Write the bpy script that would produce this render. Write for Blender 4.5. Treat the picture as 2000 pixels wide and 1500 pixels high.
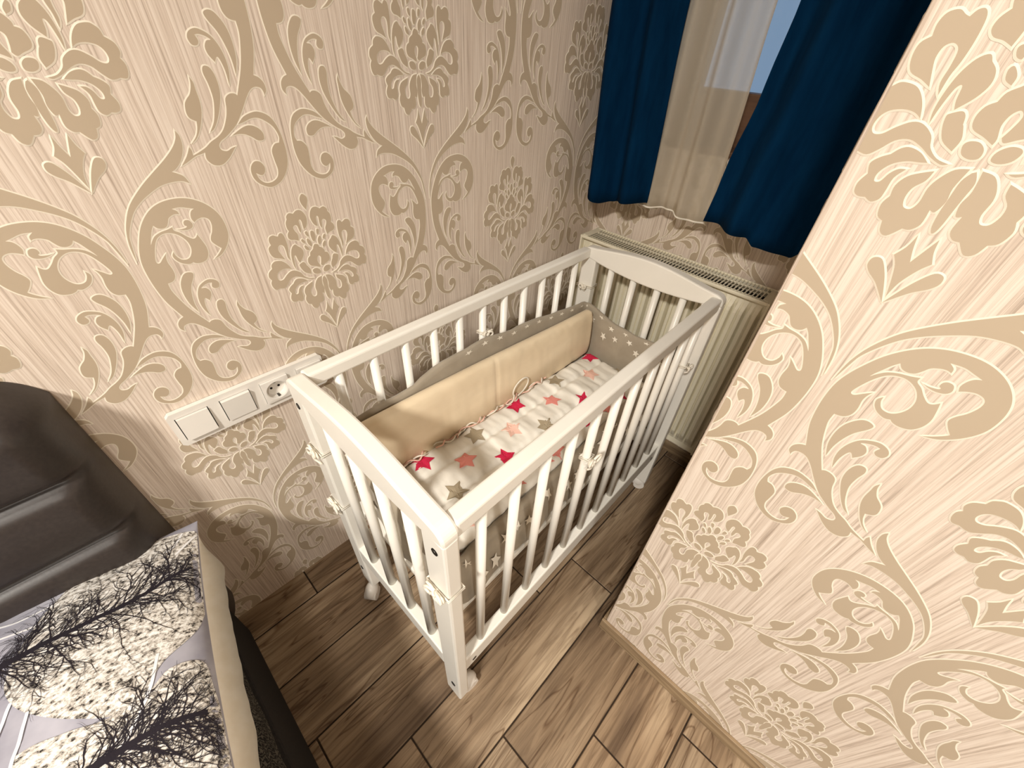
import bpy, bmesh, math, random
from mathutils import Vector, Matrix, noise
from mathutils.geometry import tessellate_polygon

# ------------------------------------------------------------------ scene, camera, light
for o in list(bpy.data.objects):
    bpy.data.objects.remove(o)
SC = bpy.context.scene
COL = SC.collection
PI = math.pi

cam_d = bpy.data.cameras.new('camera')
cam = bpy.data.objects.new('camera', cam_d)
COL.objects.link(cam)
cam_d.sensor_width = 36.0
cam_d.lens = 800.94 / 2000.0 * 36.0
cam_d.clip_start = 0.02
RIGHT = Vector((0.717338, 0.694757, 0.052332))
UP = Vector((-0.481425, 0.439972, 0.758060))
FWD = Vector((-0.503643, 0.568979, -0.650082))
cam.matrix_world = Matrix(((RIGHT.x, UP.x, -FWD.x, 0.7829), (RIGHT.y, UP.y, -FWD.y, 0.37217),
                           (RIGHT.z, UP.z, -FWD.z, 1.23457), (0, 0, 0, 1)))
SC.camera = cam

world = bpy.data.worlds.new('dusk')
SC.world = world
world.use_nodes = True
wb = world.node_tree.nodes['Background']
wb.inputs[0].default_value = (0.20, 0.31, 0.46, 1)
wb.inputs[1].default_value = 0.7

def lamp(name, loc, power, size, color):
    l = bpy.data.lights.new(name, 'AREA')
    l.shape = 'DISK'
    l.size = size
    l.energy = power
    l.color = color
    o = bpy.data.objects.new(name, l)
    o.location = loc
    COL.objects.link(o)
    return o

# two warm ceiling lamps of the bedroom, behind the camera
WARM = (1.0, 0.948, 0.865)
lamp('ceiling_lamp_centre', (2.6, -0.45, 2.45), 32, 0.30, WARM)
lamp('ceiling_lamp_bed', (1.15, -1.05, 2.45), 70, 0.28, WARM)

SC.view_settings.view_transform = 'Standard'
SC.view_settings.look = 'None'
SC.view_settings.gamma = 1.0
SC.view_settings.use_curve_mapping = False
SC.view_settings.exposure = 0.40

# ------------------------------------------------------------------ helpers
def srgb(r, g, b):
    f = lambda c: (c / 255.0 / 12.92) if c / 255.0 <= 0.04045 else ((c / 255.0 + 0.055) / 1.055) ** 2.4
    return (f(r), f(g), f(b), 1)

def new_mat(name, col, rough=0.6, spec=0.4, sheen=0.0, metal=0.0):
    m = bpy.data.materials.new(name)
    m.use_nodes = True
    b = m.node_tree.nodes['Principled BSDF']
    b.inputs['Base Color'].default_value = col
    b.inputs['Roughness'].default_value = rough
    b.inputs['Specular IOR Level'].default_value = spec
    b.inputs['Metallic'].default_value = metal
    if sheen:
        b.inputs['Sheen Weight'].default_value = sheen
        b.inputs['Sheen Roughness'].default_value = 0.4
    return m

def noise_mat(name, ramp, scale, rough=0.6, spec=0.3, detail=4, bump=0.0, bumpdist=0.001, sheen=0.0,
              rnd=0.0, nrough=0.5, fac_scale=None, dist=0.0, bscale=None):
    """ramp: list of (pos, colour); scale: 3-vector scale on object coordinates."""
    m = new_mat(name, ramp[0][1], rough, spec, sheen)
    nt = m.node_tree
    N, L = nt.nodes, nt.links
    b = N['Principled BSDF']
    tc = N.new('ShaderNodeTexCoord')
    mp = N.new('ShaderNodeMapping')
    mp.inputs['Scale'].default_value = scale
    L.new(tc.outputs['Object'], mp.inputs['Vector'])
    if rnd:
        oi = N.new('ShaderNodeObjectInfo')
        mul = N.new('ShaderNodeVectorMath'); mul.operation = 'SCALE'
        mul.inputs[0].default_value = (37.0, 91.0, 53.0)
        L.new(oi.outputs['Random'], mul.inputs['Scale'])
        L.new(mul.outputs[0], mp.inputs['Location'])
    nz = N.new('ShaderNodeTexNoise')
    nz.inputs['Scale'].default_value = 1.0
    nz.inputs['Detail'].default_value = detail
    nz.inputs['Roughness'].default_value = nrough
    nz.inputs['Distortion'].default_value = dist
    L.new(mp.outputs[0], nz.inputs['Vector'])
    cr = N.new('ShaderNodeValToRGB')
    el = cr.color_ramp.elements
    while len(el) < len(ramp):
        el.new(0.5)
    for e, (ps, c) in zip(el, ramp):
        e.position = ps
        e.color = c
    L.new(nz.outputs['Fac'], cr.inputs['Fac'])
    out = cr.outputs['Color']
    if rnd:
        hsv = N.new('ShaderNodeHueSaturation')
        mr = N.new('ShaderNodeMapRange')
        mr.inputs['To Min'].default_value = 1 - rnd
        mr.inputs['To Max'].default_value = 1 + rnd
        L.new(oi.outputs['Random'], mr.inputs['Value'])
        L.new(mr.outputs[0], hsv.inputs['Value'])
        L.new(out, hsv.inputs['Color'])
        out = hsv.outputs['Color']
    L.new(out, b.inputs['Base Color'])
    if bump:
        bp = N.new('ShaderNodeBump')
        bp.inputs['Strength'].default_value = bump
        bp.inputs['Distance'].default_value = bumpdist
        if bscale:
            mp2 = N.new('ShaderNodeMapping'); mp2.inputs['Scale'].default_value = bscale
            L.new(tc.outputs['Object'], mp2.inputs['Vector'])
            n2 = N.new('ShaderNodeTexNoise'); n2.inputs['Scale'].default_value = 1.0; n2.inputs['Detail'].default_value = 3
            L.new(mp2.outputs[0], n2.inputs['Vector'])
            L.new(n2.outputs['Fac'], bp.inputs['Height'])
        else:
            L.new(nz.outputs['Fac'], bp.inputs['Height'])
        L.new(bp.outputs[0], b.inputs['Normal'])
    return m

def mesh_obj(name, verts, faces, mats, parent=None, smooth=False, midx=None):
    me = bpy.data.meshes.new(name)
    me.from_pydata([tuple(v) for v in verts], [], [tuple(f) for f in faces])
    if not isinstance(mats, (list, tuple)):
        mats = [mats]
    for m in mats:
        me.materials.append(m)
    if midx:
        me.polygons.foreach_set('material_index', midx)
    if smooth:
        me.polygons.foreach_set('use_smooth', [True] * len(me.polygons))
    me.update()
    return link(name, me, parent)

def link(name, me, parent=None):
    o = bpy.data.objects.new(name, me)
    COL.objects.link(o)
    if parent is not None:
        o.parent = parent
    return o

def bm_obj(name, bm, mats, parent=None, smooth=False):
    me = bpy.data.meshes.new(name)
    bm.normal_update()
    bm.to_mesh(me)
    bm.free()
    if not isinstance(mats, (list, tuple)):
        mats = [mats]
    for m in mats:
        me.materials.append(m)
    if smooth:
        me.polygons.foreach_set('use_smooth', [True] * len(me.polygons))
    return link(name, me, parent)

def add_box(bm, x0, x1, y0, y1, z0, z1, bev=0.0, seg=2):
    vs = [bm.verts.new(c) for c in ((x0, y0, z0), (x1, y0, z0), (x1, y1, z0), (x0, y1, z0),
                                    (x0, y0, z1), (x1, y0, z1), (x1, y1, z1), (x0, y1, z1))]
    fs = [bm.faces.new([vs[i] for i in f]) for f in ((0, 3, 2, 1), (4, 5, 6, 7), (0, 1, 5, 4), (1, 2, 6, 5), (2, 3, 7, 6), (3, 0, 4, 7))]
    if bev:
        es = set(e for f in fs for e in f.edges)
        bmesh.ops.bevel(bm, geom=list(es), offset=bev, segments=seg, profile=0.5, affect='EDGES')

def box(name, x0, x1, y0, y1, z0, z1, mat, parent=None, bev=0.0, seg=2):
    bm = bmesh.new()
    add_box(bm, x0, x1, y0, y1, z0, z1, bev, seg)
    return bm_obj(name, bm, mat, parent)

def cyl(bm, p0, p1, r0, r1=None, n=14, caps=True):
    r1 = r0 if r1 is None else r1
    p0, p1 = Vector(p0), Vector(p1)
    d = (p1 - p0).normalized()
    a = d.orthogonal().normalized()
    b = d.cross(a)
    A = [bm.verts.new(p0 + r0 * (math.cos(2 * PI * i / n) * a + math.sin(2 * PI * i / n) * b)) for i in range(n)]
    B = [bm.verts.new(p1 + r1 * (math.cos(2 * PI * i / n) * a + math.sin(2 * PI * i / n) * b)) for i in range(n)]
    for i in range(n):
        f = bm.faces.new((A[i], A[(i + 1) % n], B[(i + 1) % n], B[i]))
        f.smooth = True
    if caps:
        bm.faces.new(A[::-1]); bm.faces.new(B)

def tube(bm, pts, r, n=6, taper=None):
    """round tube along a polyline"""
    pts = [Vector(q) for q in pts]
    rings = []
    prev = None
    for i, q in enumerate(pts):
        d = (pts[min(i + 1, len(pts) - 1)] - pts[max(i - 1, 0)]).normalized()
        a = prev - prev.dot(d) * d if prev is not None else d.orthogonal()
        if a.length < 1e-6:
            a = d.orthogonal()
        a.normalize()
        prev = a
        b = d.cross(a)
        rr = r if taper is None else r * taper(i / (len(pts) - 1))
        rings.append([bm.verts.new(q + rr * (math.cos(2 * PI * k / n) * a + math.sin(2 * PI * k / n) * b)) for k in range(n)])
    for A, B in zip(rings, rings[1:]):
        for k in range(n):
            f = bm.faces.new((A[k], A[(k + 1) % n], B[(k + 1) % n], B[k])); f.smooth = True
    bm.faces.new(rings[0][::-1]); bm.faces.new(rings[-1])

def catmull(pts, sub=6, closed=False):
    P = [Vector(q) for q in pts]
    n = len(P)
    out = []
    rng = n if closed else n - 1
    for i in range(rng):
        if closed:
            a, b, c, d = P[(i - 1) % n], P[i], P[(i + 1) % n], P[(i + 2) % n]
        else:
            a, b, c, d = P[max(i - 1, 0)], P[i], P[i + 1], P[min(i + 2, n - 1)]
        for k in range(sub):
            t = k / sub
            out.append(0.5 * ((2 * b) + (c - a) * t + (2 * a - 5 * b + 4 * c - d) * t * t + (3 * b - a - 3 * c + d) * t ** 3))
    if not closed:
        out.append(P[-1])
    return out

def interp(x, tab):
    if x <= tab[0][0]:
        return tab[0][1]
    for (a, va), (b, vb) in zip(tab, tab[1:]):
        if x <= b:
            t = (x - a) / (b - a)
            t = t * t * (3 - 2 * t)
            return va + (vb - va) * t
    return tab[-1][1]

def tag(o, label, cat, group=None):
    o['label'] = label
    o['category'] = cat
    if group:
        o['group'] = group
    return o

def struct(o):
    o['kind'] = 'structure'
    return o

def thing(name, label, cat, loc=(0, 0, 0), rotz=0.0):
    o = bpy.data.objects.new(name, None)
    o.empty_display_size = 0.05
    COL.objects.link(o)
    o.location = loc
    o.rotation_euler = (0, 0, rotz)
    return tag(o, label, cat)

def nz(x, y, z=0.0, s=1.0):
    return noise.noise(Vector((x * s, y * s, z * s)))

# ------------------------------------------------------------------ materials
M = {}
M['paper'] = noise_mat('wallpaper_ground', [(0.32, srgb(178, 160, 144)), (0.46, srgb(220, 203, 187)), (0.60, srgb(240, 226, 212))],
                       (300, 300, 4), rough=0.62, spec=0.35, detail=6, nrough=0.72, bump=0.35, bumpdist=0.0006)
M['motif'] = noise_mat('wallpaper_motif', [(0.3, srgb(190, 172, 148)), (0.7, srgb(197, 180, 157))], (3, 3, 3), rough=0.5, spec=0.35)
M['rim'] = new_mat('wallpaper_rim', srgb(244, 234, 216), 0.5, 0.35)
M['plaster'] = noise_mat('white_plaster', [(0.3, srgb(196, 190, 180)), (0.7, srgb(206, 200, 190))], (6, 6, 6), rough=0.9)
M['grout'] = noise_mat('dark_grout', [(0.3, srgb(44, 33, 24)), (0.7, srgb(58, 45, 33))], (40, 40, 40), rough=0.9)
M['lacquer'] = noise_mat('white_lacquered_wood', [(0.3, srgb(242, 239, 230)), (0.7, srgb(247, 244, 236))], (8, 8, 8), rough=0.32, spec=0.5)
M['plastic'] = new_mat('white_plastic', srgb(238, 233, 225), 0.28, 0.5)
M['enamel'] = noise_mat('white_enamel', [(0.3, srgb(232, 224, 200)), (0.7, srgb(237, 230, 208))], (5, 5, 5), rough=0.38, spec=0.5)
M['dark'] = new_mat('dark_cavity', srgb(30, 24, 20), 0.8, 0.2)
M['steel'] = new_mat('dark_steel', srgb(92, 90, 86), 0.35, 0.5, metal=0.9)
M['cream'] = noise_mat('cream_satin', [(0.3, srgb(234, 214, 182)), (0.7, srgb(241, 223, 192))], (9, 9, 30), rough=0.5, spec=0.4, sheen=0.2, bump=0.25, bumpdist=0.004)
M['greycloth'] = noise_mat('grey_star_cotton', [(0.3, srgb(158, 147, 130)), (0.7, srgb(170, 159, 142))], (25, 25, 25), rough=0.9, bump=0.2, bumpdist=0.003, sheen=0.2)
M['quilt'] = noise_mat('quilted_cotton', [(0.3, srgb(238, 233, 222)), (0.7, srgb(244, 240, 230))], (30, 30, 30), rough=0.85, bump=0.25, bumpdist=0.003, sheen=0.2)
M['white_cloth'] = noise_mat('white_cotton', [(0.3, srgb(238, 230, 214)), (0.7, srgb(244, 238, 226))], (60, 60, 60), rough=0.85, bump=0.2, bumpdist=0.001)
M['crimson'] = new_mat('crimson_print', srgb(205, 34, 74), 0.85)
M['salmon'] = new_mat('salmon_print', srgb(236, 150, 140), 0.85)
M['palepink'] = new_mat('pale_pink_print', srgb(240, 196, 180), 0.85)
M['taupe'] = new_mat('taupe_print', srgb(168, 154, 130), 0.85)
M['velvet'] = noise_mat('blue_velour', [(0.3, srgb(0, 33, 62)), (0.7, srgb(2, 42, 74))], (60, 60, 12), rough=0.92, spec=0.06)
M['leather'] = noise_mat('dark_leatherette', [(0.3, srgb(48, 42, 40)), (0.7, srgb(57, 50, 47))], (180, 180, 180), rough=0.42, spec=0.45, bump=0.12, bumpdist=0.0008)
M['bedside'] = noise_mat('black_bed_fabric', [(0.3, srgb(22, 20, 20)), (0.7, srgb(36, 32, 30))], (200, 200, 200), rough=0.9)
M['frame_wood'] = noise_mat('brown_window_laminate', [(0.3, srgb(96, 70, 54)), (0.7, srgb(120, 88, 66))], (4, 60, 60), rough=0.45)
M['wall_rear'] = noise_mat('fill_cutting_wall_paint', [(0.3, srgb(128, 112, 96)), (0.7, srgb(142, 126, 108))], (5, 5, 5), rough=0.9)  # unseen walls, colour darkened to brown-grey to cut the bounced fill light

def sheer_material():
    m = bpy.data.materials.new('sheer_voile')
    m.use_nodes = True
    nt = m.node_tree
    N, L = nt.nodes, nt.links
    N.remove(N['Principled BSDF'])
    d = N.new('ShaderNodeBsdfDiffuse'); d.inputs[0].default_value = srgb(236, 226, 208)
    t = N.new('ShaderNodeBsdfTranslucent'); t.inputs[0].default_value = srgb(236, 228, 214)
    tr = N.new('ShaderNodeBsdfTransparent'); tr.inputs[0].default_value = (0.95, 0.95, 0.95, 1)
    a = N.new('ShaderNodeMixShader'); a.inputs[0].default_value = 0.35
    b = N.new('ShaderNodeMixShader')
    lw = N.new('ShaderNodeLayerWeight'); lw.inputs[0].default_value = 0.35
    mr = N.new('ShaderNodeMapRange')
    mr.inputs['To Min'].default_value = 0.62; mr.inputs['To Max'].default_value = 0.15
    L.new(lw.outputs['Facing'], mr.inputs['Value'])
    L.new(mr.outputs[0], b.inputs[0])
    L.new(d.outputs[0], a.inputs[1]); L.new(t.outputs[0], a.inputs[2])
    L.new(a.outputs[0], b.inputs[1]); L.new(tr.outputs[0], b.inputs[2])
    L.new(b.outputs[0], N['Material Output'].inputs[0])
    return m
M['sheer'] = sheer_material()

def glass_material():
    m = bpy.data.materials.new('window_glass')
    m.use_nodes = True
    nt = m.node_tree
    N, L = nt.nodes, nt.links
    N.remove(N['Principled BSDF'])
    g = N.new('ShaderNodeBsdfGlossy'); g.inputs['Roughness'].default_value = 0.02
    tr = N.new('ShaderNodeBsdfTransparent')
    fr = N.new('ShaderNodeFresnel'); fr.inputs[0].default_value = 1.45
    mx = N.new('ShaderNodeMixShader')
    L.new(fr.outputs[0], mx.inputs[0]); L.new(tr.outputs[0], mx.inputs[1]); L.new(g.outputs[0], mx.inputs[2])
    L.new(mx.outputs[0], N['Material Output'].inputs[0])
    return m
M['glass'] = glass_material()

def plank_material():
    """wood-look porcelain: long grain along the plank, dark veins, a tone of its own per plank"""
    m = new_mat('wood_look_tile', srgb(150, 125, 95), 0.5, 0.4)
    nt = m.node_tree
    N, L = nt.nodes, nt.links
    b = N['Principled BSDF']
    tc = N.new('ShaderNodeTexCoord')
    oi = N.new('ShaderNodeObjectInfo')
    sc = N.new('ShaderNodeVectorMath'); sc.operation = 'SCALE'
    sc.inputs[0].default_value = (41.0, 77.0, 19.0)
    L.new(oi.outputs['Random'], sc.inputs['Scale'])
    def mapped(scale):
        mp = N.new('ShaderNodeMapping')
        mp.inputs['Scale'].default_value = scale
        L.new(tc.outputs['Object'], mp.inputs['Vector'])
        L.new(sc.outputs[0], mp.inputs['Location'])
        return mp
    def noise_n(scale, detail, rough, dist):
        n = N.new('ShaderNodeTexNoise')
        n.inputs['Scale'].default_value = 1
        n.inputs['Detail'].default_value = detail
        n.inputs['Roughness'].default_value = rough
        n.inputs['Distortion'].default_value = dist
        L.new(mapped(scale).outputs[0], n.inputs['Vector'])
        return n
    n1 = noise_n((9, 1.6, 1), 3, 0.5, 0.6)         # broad tonal bands
    n2 = noise_n((90, 5, 1), 4, 0.6, 0.8)          # grain
    n3 = noise_n((13, 1.3, 1), 2, 0.5, 1.5)        # veins
    r1 = N.new('ShaderNodeValToRGB')
    e = r1.color_ramp.elements
    e[0].position = 0.30; e[0].color = srgb(112, 92, 72)
    e[1].position = 0.70; e[1].color = srgb(192, 170, 142)
    k = e.new(0.5); k.color = srgb(152, 129, 103)
    L.new(n1.outputs['Fac'], r1.inputs['Fac'])
    r2 = N.new('ShaderNodeValToRGB')
    e = r2.color_ramp.elements
    e[0].position = 0.36; e[0].color = (0.40, 0.35, 0.31, 1)
    e[1].position = 0.58; e[1].color = (1, 1, 1, 1)
    L.new(n2.outputs['Fac'], r2.inputs['Fac'])
    mx = N.new('ShaderNodeMix'); mx.data_type = 'RGBA'; mx.blend_type = 'MULTIPLY'
    mx.inputs[0].default_value = 0.75
    L.new(r1.outputs[0], mx.inputs[6]); L.new(r2.outputs[0], mx.inputs[7])
    # veins: thin band where the noise crosses one value
    sub = N.new('ShaderNodeMath'); sub.operation = 'SUBTRACT'; sub.inputs[1].default_value = 0.5
    L.new(n3.outputs['Fac'], sub.inputs[0])
    ab = N.new('ShaderNodeMath'); ab.operation = 'ABSOLUTE'
    L.new(sub.outputs[0], ab.inputs[0])
    r3 = N.new('ShaderNodeValToRGB')
    e = r3.color_ramp.elements
    e[0].position = 0.0; e[0].color = (0.42, 0.33, 0.26, 1)
    e[1].position = 0.016; e[1].color = (1, 1, 1, 1)
    L.new(ab.outputs[0], r3.inputs['Fac'])
    m2 = N.new('ShaderNodeMix'); m2.data_type = 'RGBA'; m2.blend_type = 'MULTIPLY'
    m2.inputs[0].default_value = 0.85
    L.new(mx.outputs[2], m2.inputs[6]); L.new(r3.outputs[0], m2.inputs[7])
    hs = N.new('ShaderNodeHueSaturation')
    mr = N.new('ShaderNodeMapRange')
    mr.inputs['To Min'].default_value = 0.82; mr.inputs['To Max'].default_value = 1.18
    L.new(oi.outputs['Random'], mr.inputs['Value'])
    L.new(mr.outputs[0], hs.inputs['Value'])
    L.new(m2.outputs[2], hs.inputs['Color'])
    L.new(hs.outputs[0], b.inputs['Base Color'])
    bp = N.new('ShaderNodeBump'); bp.inputs['Strength'].default_value = 0.35; bp.inputs['Distance'].default_value = 0.001
    L.new(n2.outputs['Fac'], bp.inputs['Height'])
    L.new(bp.outputs[0], b.inputs['Normal'])
    return m
M['plank'] = plank_material()
M['skirt'] = noise_mat('wood_look_skirting', [(0.32, srgb(120, 100, 76)), (0.5, srgb(150, 128, 100)), (0.66, srgb(170, 148, 118))], (5, 5, 70), rough=0.5, spec=0.4, detail=4, rnd=0.06, dist=0.6)

# ------------------------------------------------------------------ room shell
D = 1.624           # back wall
XR, YR = 0.714, 0.899   # outer corner of the boxed-out wall on the right
ROOMX, ROOMY, ROOMZ = 3.3, -2.9, 2.55
floor = struct(box('floor', -0.02, ROOMX, ROOMY, D + 0.02, -0.06, -0.0025, M['grout']))
ceiling = struct(box('ceiling', -0.1, ROOMX + 0.1, ROOMY - 0.1, D + 0.1, ROOMZ, ROOMZ + 0.1, M['plaster']))
wall_left = struct(box('wall_left', -0.12, 0, ROOMY, D + 0.12, -0.06, ROOMZ, M['paper']))
wall_right = struct(box('wall_right', XR, ROOMX, YR, D, -0.06, ROOMZ, M['paper'], bev=0.004))
wall_far = struct(box('wall_far', ROOMX, ROOMX + 0.1, ROOMY, D, -0.06, ROOMZ, M['wall_rear']))
wall_rear = struct(box('wall_rear', -0.12, ROOMX + 0.1, ROOMY - 0.1, ROOMY, -0.06, ROOMZ, M['wall_rear']))
# back wall of the alcove with its window opening
WX0, WX1, WZ0, WZ1 = 0.182, 0.705, 1.02, 2.15
bm = bmesh.new()
add_box(bm, -0.12, XR + 0.2, D, D + 0.12, -0.06, WZ0)
add_box(bm, -0.12, WX0, D, D + 0.12, WZ0, WZ1)
add_box(bm, WX1, XR + 0.2, D, D + 0.12, WZ0, WZ1)
add_box(bm, -0.12, XR + 0.2, D, D + 0.12, WZ1, ROOMZ)
wall_back = struct(bm_obj('wall_back', bm, M['paper']))

# floor planks: 149 x 598 mm, each row stepped by a quarter
gap = 0.0036
bm = bmesh.new()
add_box(bm, -0.0745 + gap / 2, 0.0745 - gap / 2, -0.30 + gap / 2, 0.30 - gap / 2, -0.008, 0.0, bev=0.0012, seg=1)
plank_me = None
for k in range(-1, 14):
    xc = 0.086 + 0.149 * k + 0.0745
    for j in range(-3, 4):
        y0 = -0.06 + 0.15 * k
        y0 = (y0 % 0.6) + 0.6 * j
        if y0 > D or y0 < -1.4:
            continue
        if plank_me is None:
            o = bm_obj('floor_plank', bm, M['plank'], floor)
            plank_me = o.data
        else:
            o = link('floor_plank', plank_me, floor)
        o.location = (xc, y0 + 0.30, 0.0)
        lim_y = YR if xc - 0.07 > XR else D
        # planks that run into a wall are cut there
        if xc - 0.0745 < 0 or y0 + 0.6 > lim_y or (xc - 0.0745 < XR < xc + 0.0745 and y0 + 0.6 > YR):
            b2 = bmesh.new(); b2.from_mesh(plank_me)
            if xc - 0.0745 < 0:
                bmesh.ops.bisect_plane(b2, geom=b2.verts[:] + b2.edges[:] + b2.faces[:], plane_co=(-xc, 0, 0), plane_no=(-1, 0, 0), clear_outer=True)
            if y0 + 0.6 > lim_y:
                bmesh.ops.bisect_plane(b2, geom=b2.verts[:] + b2.edges[:] + b2.faces[:], plane_co=(0, lim_y - y0 - 0.30, 0), plane_no=(0, 1, 0), clear_outer=True)
            if len(b2.faces) == 0:
                b2.free(); bpy.data.objects.remove(o); continue
            me = bpy.data.meshes.new('floor_plank'); b2.to_mesh(me); b2.free()
            me.materials.append(M['plank'])
            o.data = me

# tiled skirting along the boxed-out wall and under the radiator
def skirting(name, segs):
    root = None
    for (x0, x1, y0, y1) in segs:
        bm = bmesh.new()
        add_box(bm, x0, x1, y0, y1, 0.0, 0.047, bev=0.002, seg=2)
        if root is None:
            root = struct(bm_obj(name, bm, M['skirt']))
        else:
            bm_obj('skirting_tile', bm, M['skirt'], root)
    return root
skirting('baseboard_right', [(XR - 0.009, XR + 0.42, YR - 0.009, YR), (XR + 0.4225, XR + 1.02, YR - 0.009, YR), (XR + 1.0225, XR + 1.62, YR - 0.009, YR)])
skirting('baseboard_side', [(XR - 0.009, XR, YR + 0.0005, YR + 0.35), (XR - 0.009, XR, YR + 0.3525, D)])
skirting('baseboard_back', [(0.001, 0.36, D - 0.009, D), (0.3625, XR - 0.0095, D - 0.009, D)])

# window behind the curtains
win = struct(box('window_1', WX0, WX1, D + 0.06, D + 0.115, WZ0, WZ0 + 0.13, M['frame_wood'], bev=0.003))
box('frame_stile', WX0, WX0 + 0.02, D + 0.06, D + 0.115, WZ0 + 0.13, WZ1, M['frame_wood'], win, bev=0.003)
box('frame_stile', WX1 - 0.05, WX1, D + 0.06, D + 0.115, WZ0 + 0.13, WZ1, M['frame_wood'], win, bev=0.003)
box('frame_head', WX0 + 0.02, WX1 - 0.05, D + 0.06, D + 0.115, WZ1 - 0.07, WZ1, M['frame_wood'], win, bev=0.003)
box('glass_pane', WX0 + 0.02, WX1 - 0.05, D + 0.085, D + 0.091, WZ0 + 0.13, WZ1 - 0.07, M['glass'], win)
box('window_sill', WX0, WX1, D - 0.012, D + 0.06, WZ0 - 0.001, WZ0 + 0.012, M['frame_wood'], win, bev=0.003)

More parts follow.
